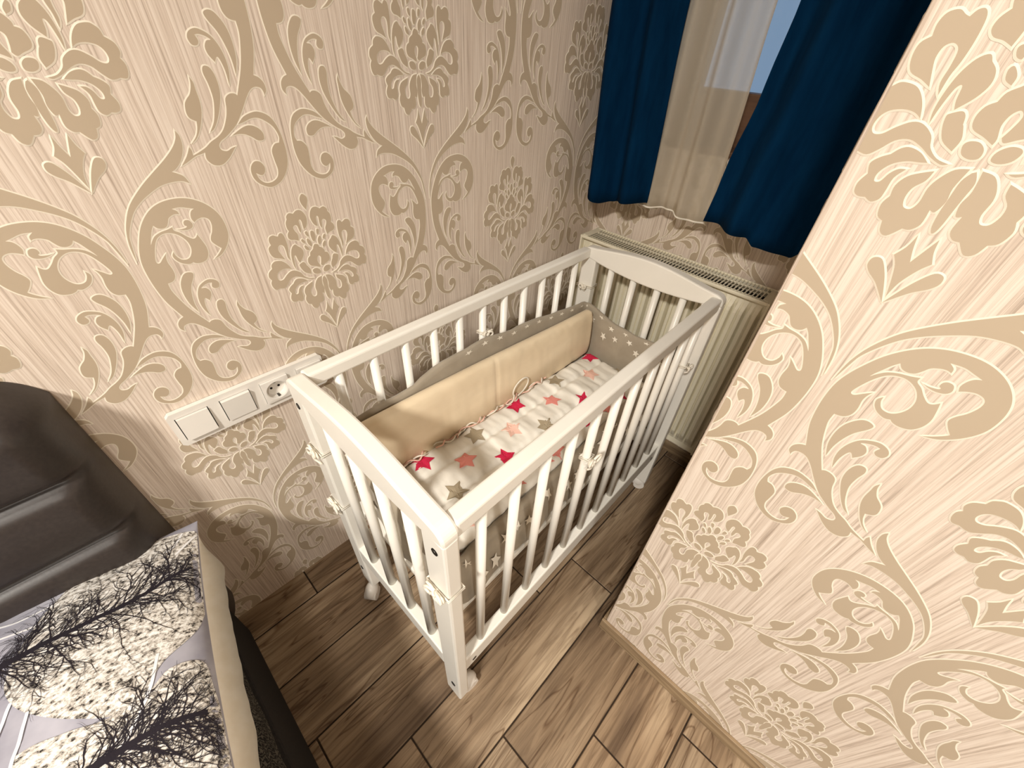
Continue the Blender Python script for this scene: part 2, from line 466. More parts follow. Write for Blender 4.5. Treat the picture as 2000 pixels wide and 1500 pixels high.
# ------------------------------------------------------------------ wallpaper relief
PAT_S={
 'stem':[(216,-3165,0),(138,-2936,0),(101,-2727,0),(85,-2496,0),(95,-2279,0),(140,-2102,0),(213,-1932,0),(296,-1781,0),(407,-1648,0),(535,-1549,0),(678,-1495,0),(836,-1480,0),(968,-1497,0),(1085,-1546,0),(1184,-1618,0),(1266,-1716,0),(1315,-1825,0),(1336,-1958,0),(1328,-2104,0),(1281,-2223,0),(1202,-2329,0),(1108,-2405,0),(999,-2441,1),(1071,-2391,0),(1132,-2334,0),(1158,-2301,1),(1100,-2233,0),(1062,-2163,0),(1080,-2094,0),(1124,-2022,0),(1154,-1932,0),(1154,-1857,0),(1123,-1813,0),(1062,-1795,0),(997,-1812,0),(950,-1841,1),(931,-1787,0),(943,-1723,0),(973,-1676,0),(1017,-1655,1),(945,-1631,0),(854,-1603,0),(749,-1607,1),(799,-1649,0),(808,-1697,1),(774,-1685,0),(725,-1690,0),(663,-1722,0),(631,-1777,0),(595,-1828,0),(539,-1847,0),(481,-1830,0),(445,-1784,1),(406,-1836,0),(367,-1911,0),(327,-1989,0),(308,-2040,1),(359,-1970,0),(413,-1922,0),(494,-1889,0),(582,-1873,0),(654,-1851,1),(656,-1902,0),(715,-1948,0),(774,-2017,0),(836,-2069,0),(880,-2063,0),(916,-2022,1),(942,-2122,0),(963,-2238,0),(947,-2343,0),(894,-2423,0),(808,-2450,0),(740,-2439,0),(705,-2413,1),(650,-2428,0),(566,-2392,0),(510,-2328,0),(492,-2255,0),(525,-2200,1),(533,-2262,0),(577,-2333,0),(649,-2350,0),(711,-2313,0),(759,-2220,0),(758,-2107,0),(713,-2011,0),(644,-1948,0),(559,-1917,0),(477,-1929,0),(404,-1978,0),(342,-2075,0),(294,-2186,0),(267,-2271,0),(271,-2310,0),(306,-2313,0),(365,-2257,0),(429,-2198,1),(406,-2254,0),(396,-2338,0),(411,-2450,0),(404,-2545,0),(368,-2608,0),(322,-2633,0),(267,-2641,1),(266,-2760,0),(296,-2894,0),(346,-3058,0),(412,-3216,0),(537,-3462,1),(572,-3438,0),(639,-3441,0),(707,-3493,0),(738,-3619,0),(785,-3731,0),(870,-3861,0),(968,-3941,0),(1084,-3999,0),(1178,-4063,0),(1301,-4120,0),(1369,-4145,1),(1363,-4081,0),(1377,-4036,1),(1452,-4147,0),(1557,-4257,1),(1463,-4217,0),(1338,-4155,0),(1263,-4138,0),(1210,-4124,1),(1221,-4202,0),(1193,-4259,0),(1136,-4301,0),(1037,-4300,0),(920,-4226,0),(818,-4123,0),(780,-4087,1),(844,-4103,0),(919,-4135,0),(987,-4111,0),(996,-4054,0),(950,-4000,0),(870,-3956,0),(764,-3883,0),(665,-3802,0),(544,-3655,0),(425,-3491,0),(341,-3400,0),(266,-3367,0),(193,-3381,0),(165,-3430,0),(164,-3472,1),(120,-3410,0),(126,-3324,0),(175,-3259,0),(239,-3229,1)],
 'curl':[(699,-1895,1),(750,-1903,0),(817,-1894,0),(832,-1876,0),(810,-1857,0),(815,-1813,0),(846,-1791,0),(893,-1804,0),(915,-1863,0),(890,-1910,0),(828,-1928,0),(759,-1920,0)],
 'leaf1':[(470,-3231,1),(406,-3051,0),(390,-2860,0),(417,-2703,0),(492,-2581,0),(563,-2546,0),(633,-2575,0),(615,-2645,0),(540,-2761,0),(493,-2897,0),(467,-3062,0)],
 'leaf2':[(599,-3347,1),(551,-3203,0),(541,-3062,0),(568,-2926,0),(627,-2817,0),(710,-2759,0),(796,-2736,0),(881,-2771,0),(917,-2837,0),(893,-2903,0),(835,-2909,0),(802,-2868,0),(822,-2802,1),(773,-2794,0),(705,-2812,0),(650,-2848,0),(707,-2860,0),(748,-2925,0),(738,-3005,0),(685,-3083,1),(643,-3026,0),(614,-3062,0),(593,-3187,0)],
 'leaf3':[(1051,-3883,1),(967,-3828,0),(853,-3660,0),(765,-3471,0),(738,-3330,0),(747,-3209,0),(785,-3134,0),(850,-3128,0),(878,-3196,0),(860,-3326,0),(860,-3478,0),(895,-3616,0),(958,-3764,0)],
 'leaf4':[(1336,-4005,1),(1235,-3934,0),(1140,-3799,0),(1067,-3643,0),(1039,-3515,0),(1037,-3381,0),(1035,-3300,0),(1059,-3236,1),(1074,-3326,0),(1124,-3425,0),(1183,-3480,0),(1227,-3537,0),(1250,-3634,0),(1234,-3699,0),(1167,-3740,1),(1193,-3831,0),(1246,-3921,0)],
 'hook':[(655,-3812,1),(559,-3728,0),(458,-3685,0),(348,-3667,0),(239,-3699,0),(161,-3762,0),(105,-3878,0),(75,-4039,0),(70,-4239,0),(108,-4423,0),(204,-4575,0),(316,-4667,0),(453,-4708,0),(573,-4664,0),(660,-4582,0),(687,-4473,0),(662,-4375,0),(589,-4313,0),(510,-4330,0),(468,-4409,0),(492,-4487,0),(551,-4516,0),(621,-4476,1),(598,-4569,0),(525,-4634,0),(420,-4635,0),(318,-4577,0),(278,-4472,0),(287,-4337,0),(287,-4196,0),(219,-4108,0),(145,-4095,1),(121,-4013,0),(156,-3894,0),(236,-3809,0),(346,-3749,0),(448,-3748,0),(557,-3785,0)],
 'drop':[(791,-3948,1),(700,-3933,0),(603,-3942,0),(519,-3983,0),(439,-4038,0),(354,-4029,0),(343,-3946,0),(395,-3875,0),(490,-3835,0),(600,-3852,0)],
 'up':[(1183,-652,1),(1211,-717,0),(1201,-833,0),(1151,-950,0),(1082,-1044,0),(1007,-1109,0),(946,-1139,1),(1002,-1167,0),(1066,-1217,0),(1102,-1315,1),(1027,-1272,0),(903,-1266,0),(745,-1294,0),(579,-1373,0),(435,-1462,0),(314,-1569,0),(210,-1713,0),(132,-1859,0),(102,-1975,0),(50,-2263,1),(69,-2014,0),(115,-1821,0),(185,-1661,0),(282,-1507,0),(394,-1387,0),(560,-1244,0),(734,-1115,0),(919,-981,0),(1067,-855,0),(1152,-748,0)],
}
PAT_F={
 'bud*':[(-10,1460,0),(52,1419,0),(65,1356,0),(38,1275,0),(0,1191,1),(-55,1297,0),(-65,1390,0)],
 'petal1':[(244,1170,1),(182,1212,0),(113,1209,0),(59,1150,0),(33,1061,0),(51,964,0),(88,901,0),(132,875,1),(134,942,0),(136,1022,0),(157,1056,0),(180,1032,0),(177,951,0),(180,871,0),(203,825,1),(218,880,0),(228,952,0),(260,979,0),(305,949,0),(298,887,0),(260,807,0),(271,696,1),(334,727,0),(401,744,0),(438,788,0),(432,848,0),(394,899,1),(413,953,0),(409,1041,0),(373,1101,1),(369,1148,0),(327,1188,0),(288,1190,0)],
 'petal2':[(601,852,1),(574,891,0),(533,896,0),(501,844,0),(489,719,0),(496,596,0),(513,505,0),(514,382,1),(547,461,0),(545,567,0),(556,664,0),(604,701,0),(651,677,0),(662,608,0),(637,528,0),(598,427,1),(675,470,0),(771,512,0),(813,596,0),(812,688,0),(758,735,1),(768,808,0),(743,871,0),(680,891,0),(631,864,0)],
 'petal3':[(357,650,0),(418,618,0),(466,525,0),(487,401,0),(486,280,0),(464,195,1),(458,305,0),(437,431,0),(404,454,0),(388,363,0),(364,301,1),(285,389,0),(249,478,0),(269,558,0),(322,609,1)],
 'petal4':[(310,300,0),(370,278,0),(388,255,0),(367,176,0),(315,91,0),(220,33,1),(208,117,0),(242,196,0),(257,217,1),(275,273,0)],
 'lily*':[(-3,571,0),(46,551,0),(65,501,1),(104,479,0),(141,423,0),(141,384,1),(192,359,0),(214,276,0),(189,206,0),(100,163,0),(40,134,0),(9,165,1),(30,235,0),(40,306,0),(8,342,0),(-29,309,0),(-39,238,0),(-11,154,0),(-14,112,1),(-92,154,0),(-185,197,0),(-215,270,0),(-198,343,0),(-149,379,1),(-131,440,0),(-65,490,0),(-52,526,0),(-28,560,0)],
 'oval':[(90,117,0),(152,117,0),(178,85,0),(154,25,0),(93,-2,0),(37,13,0),(39,72,0)],
 'st0*':[(-6,822,0),(32,795,0),(42,703,0),(8,631,0),(-28,643,0),(-42,736,0),(-30,807,0)],
 'st1':[(107,834,0),(133,814,0),(117,759,0),(83,730,0),(76,775,0),(88,824,0)],
 'st2':[(209,713,0),(233,692,0),(212,645,0),(174,630,0),(173,672,0)],
 'st3':[(107,699,0),(133,684,0),(127,608,0),(89,550,0),(65,560,0),(66,636,0)],
 'st4':[(185,591,0),(207,569,0),(187,510,0),(135,480,1),(137,535,0)],
 'petal5':[(830,421,0),(783,445,0),(688,429,0),(623,378,0),(573,304,0),(540,222,1),(598,256,0),(677,268,0),(764,250,0),(815,200,0),(828,126,0),(797,77,0),(733,84,0),(664,142,0),(575,193,0),(493,185,0),(405,119,0),(363,37,0),(282,-30,0),(187,-56,1),(236,-68,0),(336,-24,0),(429,34,0),(527,71,0),(619,48,0),(695,-31,0),(764,-84,0),(852,-66,1),(916,-73,0),(953,-14,0),(962,68,0),(934,126,1),(963,191,0),(942,272,0),(870,326,1),(860,387,0)],
 'petal6':[(321,-70,1),(398,-10,0),(488,18,0),(547,2,0),(595,-52,1),(659,-89,0),(703,-145,0),(678,-225,1),(714,-309,0),(704,-385,0),(658,-415,0),(601,-411,1),(542,-438,0),(492,-401,0),(483,-330,0),(480,-221,0),(430,-142,1),(482,-149,0),(527,-193,0),(560,-266,0),(604,-269,0),(607,-202,0),(552,-125,0),(463,-84,0),(373,-77,0)],
 'petal7':[(244,-119,1),(313,-145,0),(394,-190,0),(439,-272,0),(430,-361,1),(457,-438,0),(433,-535,0),(378,-568,1),(349,-657,0),(285,-681,0),(208,-593,1),(152,-587,0),(106,-526,0),(111,-404,1),(71,-411,0),(47,-319,0),(62,-215,0),(40,-64,1),(126,-85,0),(187,-162,0),(216,-249,0),(212,-362,0),(241,-427,0),(297,-420,0),(324,-348,0),(313,-266,0),(260,-198,0)],
 'tail*':[(8,-75,1),(46,-154,0),(40,-267,0),(34,-382,0),(30,-485,0),(18,-560,0),(-4,-574,0),(-30,-519,0),(-44,-408,0),(-46,-283,0),(-46,-159,0),(-16,-89,1)],
 'fleur*':[(80,-610,1),(47,-701,0),(-4,-847,1),(-44,-734,0),(-74,-613,1),(-96,-727,0),(-145,-819,1),(-93,-902,0),(-51,-1024,0),(-2,-1202,1),(20,-1051,0),(85,-901,0),(145,-817,1),(102,-720,0)],
 'side':[(2,-1269,1),(55,-1139,0),(122,-1000,0),(205,-885,0),(274,-891,0),(286,-961,0),(241,-1028,0),(148,-1101,0),(68,-1191,0)],
}


def outline(raw, sub=4):
    """closed smooth outline in metres; points flagged 1 stay sharp"""
    P = [(Vector((a * 1e-4, b * 1e-4)), c) for a, b, c in raw]
    n = len(P)
    out = []
    for i in range(n):
        p1, c1 = P[i]; p2, c2 = P[(i + 1) % n]
        p0 = p1 if c1 else P[i - 1][0]
        p3 = p2 if c2 else P[(i + 2) % n][0]
        for k in range(sub):
            t = k / sub
            out.append(0.5 * ((2 * p1) + (p2 - p0) * t + (2 * p0 - 5 * p1 + 4 * p2 - p3) * t * t + (3 * p1 - p0 - 3 * p2 + p3) * t ** 3))
    area = sum(a.x * b.y - b.x * a.y for a, b in zip(out, out[1:] + out[:1]))
    return out if area > 0 else out[::-1]

def motif_mesh(name, outlines, rim=0.0017, h=0.0004):
    V, F, I = [], [], []
    for oi, o in enumerate(outlines):
        n = len(o)
        base = len(V)
        hh = h + oi * 0.00001
        for i in range(n):
            a, b, c = o[i - 1], o[i], o[(i + 1) % n]
            d1 = (b - a); d2 = (c - b)
            n1 = Vector((d1.y, -d1.x)); n2 = Vector((d2.y, -d2.x))
            if n1.length > 0: n1.normalize()
            if n2.length > 0: n2.normalize()
            nn = n1 + n2
            nn = n1 if nn.length < 0.2 else nn.normalized()
            k = min(1.0 / max(nn.dot(n1), 0.35), 1.8)
            V.append((b.x, b.y, hh))
            q = b + nn * rim * k
            V.append((q.x, q.y, 0.0001))
        for tri in tessellate_polygon([[Vector((q.x, q.y, 0)) for q in o]]):
            x = [V[base + 2 * t] for t in tri]
            ar = (x[1][0] - x[0][0]) * (x[2][1] - x[0][1]) - (x[2][0] - x[0][0]) * (x[1][1] - x[0][1])
            t = tri if ar > 0 else tri[::-1]
            F.append([base + 2 * q for q in t]); I.append(0)
        for i in range(n):
            j = (i + 1) % n
            F.append((base + 2 * i, base + 2 * i + 1, base + 2 * j + 1, base + 2 * j)); I.append(1)
    me = bpy.data.meshes.new(name)
    me.from_pydata(V, [], F)
    me.materials.append(M['motif']); me.materials.append(M['rim'])
    me.polygons.foreach_set('material_index', I)
    me.update()
    return me

def mirror(o):
    return [Vector((-q.x, q.y)) for q in o][::-1]

fl = []
for k, raw in PAT_F.items():
    o = outline(raw)
    fl.append(o)
    if not k.endswith('*'):
        fl.append(mirror(o))
sc_r = [outline(r) for r in PAT_S.values()]
ME_FLOWER = motif_mesh('wallpaper_flower', fl)
ME_SCROLL_R = motif_mesh('wallpaper_scroll', sc_r)
ME_SCROLL_L = motif_mesh('wallpaper_scroll', [mirror(o) for o in sc_r])
BOUNDS = {}
for me in (ME_FLOWER, ME_SCROLL_R, ME_SCROLL_L):
    xs = [v.co.x for v in me.vertices]; ys = [v.co.y for v in me.vertices]
    BOUNDS[me.as_pointer()] = (min(xs), max(xs), min(ys), max(ys))

def paper_wall(wall, origin, u_axis, n_axis, phase, z0, u0, u1, zlo, zhi):
    """lay the damask on a wall: u runs along u_axis from origin, flowers at phase + i*0.53"""
    PY, PZ = 0.53, 0.6352
    U = Vector(u_axis); Nn = Vector(n_axis); Z = Vector((0, 0, 1)); O = Vector(origin)
    for i2 in range(-12, 13):
        cu = phase + i2 * PY / 2
        for j in range(-4, 5):
            cz = z0 + j * PZ - (PZ / 2 if i2 % 2 else 0)
            for nm, me in (('wallpaper_flower', ME_FLOWER), ('wallpaper_scroll', ME_SCROLL_R), ('wallpaper_scroll', ME_SCROLL_L)):
                a, b, c, d = BOUNDS[me.as_pointer()]
                if cu + b <= u0 or cu + a >= u1 or cz + d <= zlo or cz + c >= zhi:
                    continue
                cut = []
                if cu + a < u0: cut.append(((u0 - cu, 0, 0), (-1, 0, 0)))
                if cu + b > u1: cut.append(((u1 - cu, 0, 0), (1, 0, 0)))
                if cz + c < zlo: cut.append(((0, zlo - cz, 0), (0, -1, 0)))
                if cz + d > zhi: cut.append(((0, zhi - cz, 0), (0, 1, 0)))
                use = me
                if cut:
                    bm = bmesh.new(); bm.from_mesh(me)
                    for co, no in cut:
                        bmesh.ops.bisect_plane(bm, geom=bm.verts[:] + bm.edges[:] + bm.faces[:], plane_co=co, plane_no=no, clear_outer=True)
                    if len(bm.faces) < 4:
                        bm.free(); continue
                    use = bpy.data.meshes.new(nm); bm.to_mesh(use); bm.free()
                    use.materials.append(M['motif']); use.materials.append(M['rim'])
                o = link(nm, use, wall)
                p = O + U * cu + Z * cz + Nn * 0.0001
                o.matrix_world = Matrix(((U.x, Z.x, Nn.x, p.x), (U.y, Z.y, Nn.y, p.y), (U.z, Z.z, Nn.z, p.z), (0, 0, 0, 1)))

paper_wall(wall_left, (0, 0, 0), (0, 1, 0), (1, 0, 0), 0.4053, 1.1735, -0.75, D, 0.0, 2.0)
paper_wall(wall_right, (0, YR, 0), (1, 0, 0), (0, -1, 0), 0.8023, 1.1760, XR + 0.004, 2.0, 0.047, 2.0)
paper_wall(wall_right, (XR, 0, 0), (0, -1, 0), (-1, 0, 0), -1.20, 1.1735, -D, -YR - 0.004, 0.047, 1.6)
paper_wall(wall_back, (0, D, 0), (1, 0, 0), (0, -1, 0), 0.122 + 0.265, 1.1735, 0.0, XR, 0.047, WZ0 - 0.004)

# ------------------------------------------------------------------ crib
CW, CL = 0.412, 0.885
crib = thing('baby_crib', 'white slatted wooden baby crib standing in the wallpapered alcove', 'crib', (0.159, 0.502, 0), 0.0143)
PWX, PWY = 0.048, 0.026
def end_board(v0, parent):
    """arched top board of an end panel, rounded shoulders, on top of the two posts"""
    prof = []
    nb = 24
    for i in range(nb + 1):
        t = i / nb
        prof.append((CW * t, 0.757 - 0.022 * math.sin(PI * t) ** 0.8))
    top = []
    for i in range(9):      # right shoulder
        a = i / 8 * PI / 2
        top.append((CW - 0.026 + 0.026 * math.cos(a), 0.763 + 0.021 * math.sin(a)))
    for i in range(1, nb):
        t = 1 - i / nb
        x = 0.026 + (CW - 0.052) * t
        top.append((x, 0.784 + 0.020 * math.sin(PI * t) ** 1.3))
    for i in range(9):
        a = PI / 2 + i / 8 * PI / 2
        top.append((0.026 + 0.026 * math.cos(a), 0.763 + 0.021 * math.sin(a)))
    prof += top
    bm = bmesh.new()
    f = bm.faces.new([bm.verts.new((x, v0, z)) for x, z in prof])
    r = bmesh.ops.extrude_face_region(bm, geom=[f])
    vs = [e for e in r['geom'] if isinstance(e, bmesh.types.BMVert)]
    bmesh.ops.translate(bm, verts=vs, vec=(0, PWY + 0.002, 0))
    bmesh.ops.recalc_face_normals(bm, faces=bm.faces[:])
    caps = [e for e in bm.edges if any(len(q.verts) > 4 for q in e.link_faces)]
    bmesh.ops.bevel(bm, geom=caps, offset=0.004, segments=2, profile=0.5, affect='EDGES')
    return bm_obj('end_board', bm, M['lacquer'], parent)
for v0 in (0.0, CL - PWY):
    end_board(v0 - (0.001 if v0 else 0.001), crib)
    # bottom rail of the end panel
    box('end_bottom_rail', PWX - 0.002, CW - PWX + 0.002, v0 + 0.001, v0 + 0.025, 0.205, 0.262, M['lacquer'], crib, bev=0.003)
    for i in range(4):
        u = 0.097 + i * 0.0727
        bm = bmesh.new()
        cyl(bm, (u, v0 + 0.013, 0.258), (u, v0 + 0.013, 0.752), 0.0092)
        bm_obj('end_dowel', bm, M['lacquer'], crib)
for (u0, v0) in ((0, 0), (CW - PWX, 0), (0, CL - PWY), (CW - PWX, CL - PWY)):
    post = box('post', u0, u0 + PWX, v0, v0 + PWY, 0.05, 0.757, M['lacquer'], crib, bev=0.004)
    if v0 == 0:
        for z in (0.725, 0.13):
            bm = bmesh.new()
            uc = u0 + PWX * 0.5 + (0.004 if u0 else -0.004)
            cyl(bm, (uc, -0.0012, z), (uc, 0.003, z), 0.0062, n=18)
            bo = bm_obj('bolt_hole', bm, M['dark'], post)
            bm = bmesh.new()
            cyl(bm, (uc, -0.0018, z), (uc, 0.001, z), 0.0042, n=18)
            bm_obj('bolt_head', bm, M['steel'], post)
for u0 in (0.002, CW - 0.034):
    lo, hi, ua, ub = (0.753, 0.781, u0 + 0.000, u0 + 0.025) if u0 < 0.1 else (0.744, 0.777, u0 + 0.003, u0 + 0.030)
    box('side_top_rail', ua, ub, PWY - 0.001, CL - PWY + 0.001, lo, hi, M['lacquer'], crib, bev=0.005, seg=3)
    br = box('side_bottom_rail', u0 + 0.004, u0 + 0.027, PWY - 0.001, CL - PWY + 0.001, 0.183, 0.247, M['lacquer'], crib, bev=0.004)
    xs = u0 + 0.027 if u0 > 0.1 else u0 + 0.004
    for v in (0.052, CL - 0.052):
        bm = bmesh.new()
        s = 1 if u0 > 0.1 else -1
        cyl(bm, (xs - s * 0.002, v, 0.205), (xs + s * 0.0008, v, 0.205), 0.0055, n=16)
        bm_obj('screw_cap', bm, M['steel'], br)
    for i in range(11):
        v = 0.081 + i * (CL - 0.162) / 10
        bm = bmesh.new()
        cyl(bm, (u0 + 0.0145, v, 0.243), (u0 + 0.0145, v, 0.757 if u0 < 0.1 else 0.748), 0.0086)
        bm_obj('slat', bm, M['lacquer'], crib)
base = box('mattress_base', 0.038, CW - 0.038, 0.03, CL - 0.03, 0.398, 0.414, M['lacquer'], crib, bev=0.003)
# casters: hooded twin wheels
def caster(u, v, yaw):
    c = bpy.data.objects.new('caster', None)
    bm = bmesh.new()
    bmesh.ops.create_uvsphere(bm, u_segments=20, v_segments=14, radius=1.0)
    for w in bm.verts:
        x, y, z = w.co
        w.co = (x * 0.025, y * 0.018, 0.0)[0:2] + (0.029 + z * 0.0265,)
    geo = bm.verts[:] + bm.edges[:] + bm.faces[:]
    bmesh.ops.bisect_plane(bm, geom=geo, plane_co=(0, 0, 0.012), plane_no=(0.25, 0, -1), clear_outer=True)
    for f in bm.faces: f.smooth = True
    cyl(bm, (-0.012, 0, 0.045), (-0.022, 0, 0.062), 0.006, 0.0055, n=12)
    h = bm_obj('caster', bm, M['plastic'], crib)
    h.location = (u, v, 0); h.rotation_euler = (0, 0, yaw)
    bm = bmesh.new()
    cyl(bm, (0.004, -0.016, 0.0185), (0.004, 0.016, 0.0185), 0.0185, n=24)
    bm_obj('wheel', bm, M['plastic'], h)
    bpy.data.objects.remove(c)
caster(0.040, -0.002, -0.9)
caster(CW - 0.022, 0.040, 1.5)
caster(0.02, CL - 0.02, 2.0)
caster(CW - 0.028, CL - 0.008, 0.4)

def C2W(u, v, z):
    c, s = math.cos(0.0143), math.sin(0.0143)
    return Vector((0.159 + u * c - v * s, 0.502 + u * s + v * c, z))

# ------------------------------------------------------------------ mattress
def soft_box(name, u0, u1, v0, v1, z0, z1, mat, r, n=10):
    bm = bmesh.new()
    add_box(bm, u0, u1, v0, v1, z0, z1, bev=r, seg=4)
    bmesh.ops.transform(bm, matrix=Matrix.Identity(4), verts=bm.verts)
    for w in bm.verts:
        w.co = C2W(*w.co)
    return bm_obj(name, bm, mat, None, smooth=True)
mat_o = soft_box('crib_mattress', 0.066, CW - 0.092, 0.062, CL - 0.064, 0.4145, 0.462, M['white_cloth'], 0.012)
tag(mat_o, 'thin white mattress lying on the crib base under the star quilt', 'mattress')

# ------------------------------------------------------------------ grey bumper all around inside the slats
BU0, BU1, BV0, BV1 = 0.050, CW - 0.050, 0.045, CL - 0.045
def bumper_path(n=300):
    r = 0.022
    pts = []
    def arc(cx, cy, a0):
        for i in range(9):
            a = a0 + i / 8 * PI / 2
            pts.append((cx + r * math.cos(a), cy + r * math.sin(a)))
    def seg(a, b, k):
        for i in range(1, k):
            t = i / k
            pts.append((a[0] + (b[0] - a[0]) * t, a[1] + (b[1] - a[1]) * t))
    # near-left corner -> up the left side -> far side -> right side -> near side (clockwise from above)
    seg((BU0, BV0 + r), (BU0, BV1 - r), 90)
    for i in range(9):
        a = PI - i / 8 * PI / 2; pts.append((BU0 + r + r * math.cos(a), BV1 - r + r * math.sin(a)))
    seg((BU0 + r, BV1), (BU1 - r, BV1), 40)
    for i in range(9):
        a = PI / 2 - i / 8 * PI / 2; pts.append((BU1 - r + r * math.cos(a), BV1 - r + r * math.sin(a)))
    seg((BU1, BV1 - r), (BU1, BV0 + r), 90)
    for i in range(9):
        a = 0 - i / 8 * PI / 2; pts.append((BU1 - r + r * math.cos(a), BV0 + r + r * math.sin(a)))
    seg((BU1 - r, BV0), (BU0 + r, BV0), 40)
    for i in range(9):
        a = -PI / 2 - i / 8 * PI / 2; pts.append((BU0 + r + r * math.cos(a), BV0 + r + r * math.sin(a)))
    return pts
BP = bumper_path()
def bump_side(u, v):
    d = {'L': abs(u - BU0), 'F': abs(v - BV1), 'R': abs(u - BU1), 'N': abs(v - BV0)}
    return min(d, key=d.get)
def bump_top(u, v):
    s = bump_side(u, v)
    if s == 'L': return interp(v, [(0.04, 0.660), (0.15, 0.664), (0.32, 0.690), (0.40, 0.690), (0.53, 0.672), (0.84, 0.638)])
    if s == 'F': return interp(u, [(0.05, 0.636), (0.18, 0.604), (0.24, 0.598), (0.32, 0.600), (0.362, 0.570)])
    if s == 'R': return interp(v, [(0.045, 0.570), (0.11, 0.512), (0.34, 0.506), (0.6, 0.508), (0.74, 0.520), (0.84, 0.570)])
    return interp(u, [(0.05, 0.640), (0.2, 0.615), (0.30, 0.610), (0.362, 0.570)])
def bump_bot(u, v):
    s = bump_side(u, v)
    if s == 'N': return interp(u, [(0.05, 0.418), (0.15, 0.385), (0.30, 0.352), (0.36, 0.365)])
    if s == 'R': return interp(v, [(0.04, 0.365), (0.10, 0.400), (0.2, 0.418), (0.84, 0.418)])
    return 0.418
def bump_ring(i):
    n = len(BP)
    a = Vector(BP[i - 1]); b = Vector(BP[(i + 1) % n]); c = Vector(BP[i])
    d = (b - a).normalized()
    out = Vector((-d.y, d.x))     # points away from the crib centre for this winding
    if (c - Vector((CW / 2, CL / 2))).dot(out) < 0:
        out = -out
    return c, out
NR = 22
def bump_point(i, k):
    """k around the section: 0 = bottom, grows up the outside, over the top, down the inside"""
    c, out = bump_ring(i % len(BP))
    u, v = c
    zt, zb = bump_top(u, v), bump_bot(u, v)
    a = 2 * PI * (k / NR)
    hz = -math.cos(a)
    ex = math.sin(a)
    hh = math.copysign(abs(hz) ** 0.75, hz)
    fat = 0.013
    if bump_side(u, v) == 'R':
        fat = interp(v, [(0.05, 0.013), (0.12, 0.027), (0.74, 0.026), (0.84, 0.013)])
    th = fat * math.copysign(abs(ex) ** 0.6, ex)
    mid = (zt + zb) / 2
    z = mid + hh * (zt - zb) / 2
    rel = (z - zb) / (zt - zb)
    # stitched lines: pinch at two heights, tied tufts along the top
    for lv in (0.93, 0.70):
        th *= 1 - (0.5 if fat > 0.014 else 0.35) * math.exp(-((rel - lv) / (0.05 if fat > 0.014 else 0.025)) ** 2)
    s = bump_side(u, v)
    amp = {'L': 0.004, 'F': 0.004, 'R': 0.009, 'N': 0.014}[s]
    w = amp * nz(u * 14 + 3, v * 14, z * 22) + 0.5 * amp * nz(u * 40, v * 40 + 7, z * 60)
    lean = {'L': 0.0, 'F': 0.006 * math.sin(PI * rel), 'R': -0.55 * (fat - 0.013) - 0.012 * rel * (fat - 0.013) / 0.014, 'N': 0.004 * math.sin(PI * (1 - rel))}[s]
    p = c + out * (th + w * (1 if ex > 0 else 0.6) - 0.5 * amp + lean)
    zz = z + 0.006 * nz(u * 9, v * 9, 4.0) * rel
    return C2W(p.x, p.y, zz)
V, F = [], []
n = len(BP)
for i in range(n):
    for k in range(NR):
        V.append(bump_point(i, k))
for i in range(n):
    for k in range(NR):
        F.append((i * NR + k, i * NR + (k + 1) % NR, ((i + 1) % n) * NR + (k + 1) % NR, ((i + 1) % n) * NR + k))
bumper = mesh_obj('crib_bumper', V, F, M['greycloth'], None, smooth=True)
bmx = bmesh.new(); bmx.from_mesh(bumper.data); bmesh.ops.recalc_face_normals(bmx, faces=bmx.faces[:]); bmx.to_mesh(bumper.data); bmx.free()
tag(bumper, 'padded grey bumper with small white stars tied around the inside of the crib', 'crib bumper')

def star_pts(r, rot, inner=0.46):
    return [((r if i % 2 == 0 else r * inner) * math.sin(rot + i * PI / 5), (r if i % 2 == 0 else r * inner) * math.cos(rot + i * PI / 5)) for i in range(10)]

def star_mesh(name, fn, r, rot, mat, parent, off=0.0012, inner=0.42):
    """a flat printed star; fn maps (a,b) in metres on the cloth to a point and normal"""
    o = star_pts(r, rot, inner)
    V = []
    for s in (0.0, 0.34, 0.67, 1.0):
        for (x, y) in (o if s else o[:1]):
            p, nn = fn(x * s, y * s)
            V.append(p + nn * off)
    F = [(0, 1 + i, 1 + (i + 1) % 10) for i in range(10)]
    for ring in range(2):
        a, b = 1 + ring * 10, 1 + (ring + 1) * 10
        F += [(a + i, b + i, b + (i + 1) % 10, a + (i + 1) % 10) for i in range(10)]
    return mesh_obj(name, V, F, mat, parent)

# small stars: positions along the path (index by side) and section coordinate
def bump_surface(i0, k0, kl=0.0255):
    def fn(a, b):
        i = i0 + a / 0.0088
        k = k0 + b / kl
        def P(ii, kk):
            i_ = math.floor(ii); k_ = math.floor(kk); f, g = ii - i_, kk - k_
            A = bump_point(i_, k_).lerp(bump_point(i_ + 1, k_), f)
            B = bump_point(i_, k_ + 1).lerp(bump_point(i_ + 1, k_ + 1), f)
            return A.lerp(B, g)
        p = P(i, k)
        t1 = P(i + 0.6, k) - P(i - 0.6, k)
        t2 = P(i, k + 0.4) - P(i, k - 0.4)
        nn = t1.cross(t2).normalized()
        c, out = bump_ring(round(i) % len(BP))
        side = 1 if (k % NR) < NR / 2 else -1
        w = C2W(out.x, out.y, 0) - C2W(0, 0, 0)
        if nn.dot(w) * side < 0:
            nn = -nn
        return p, nn
    return fn
random.seed(5)
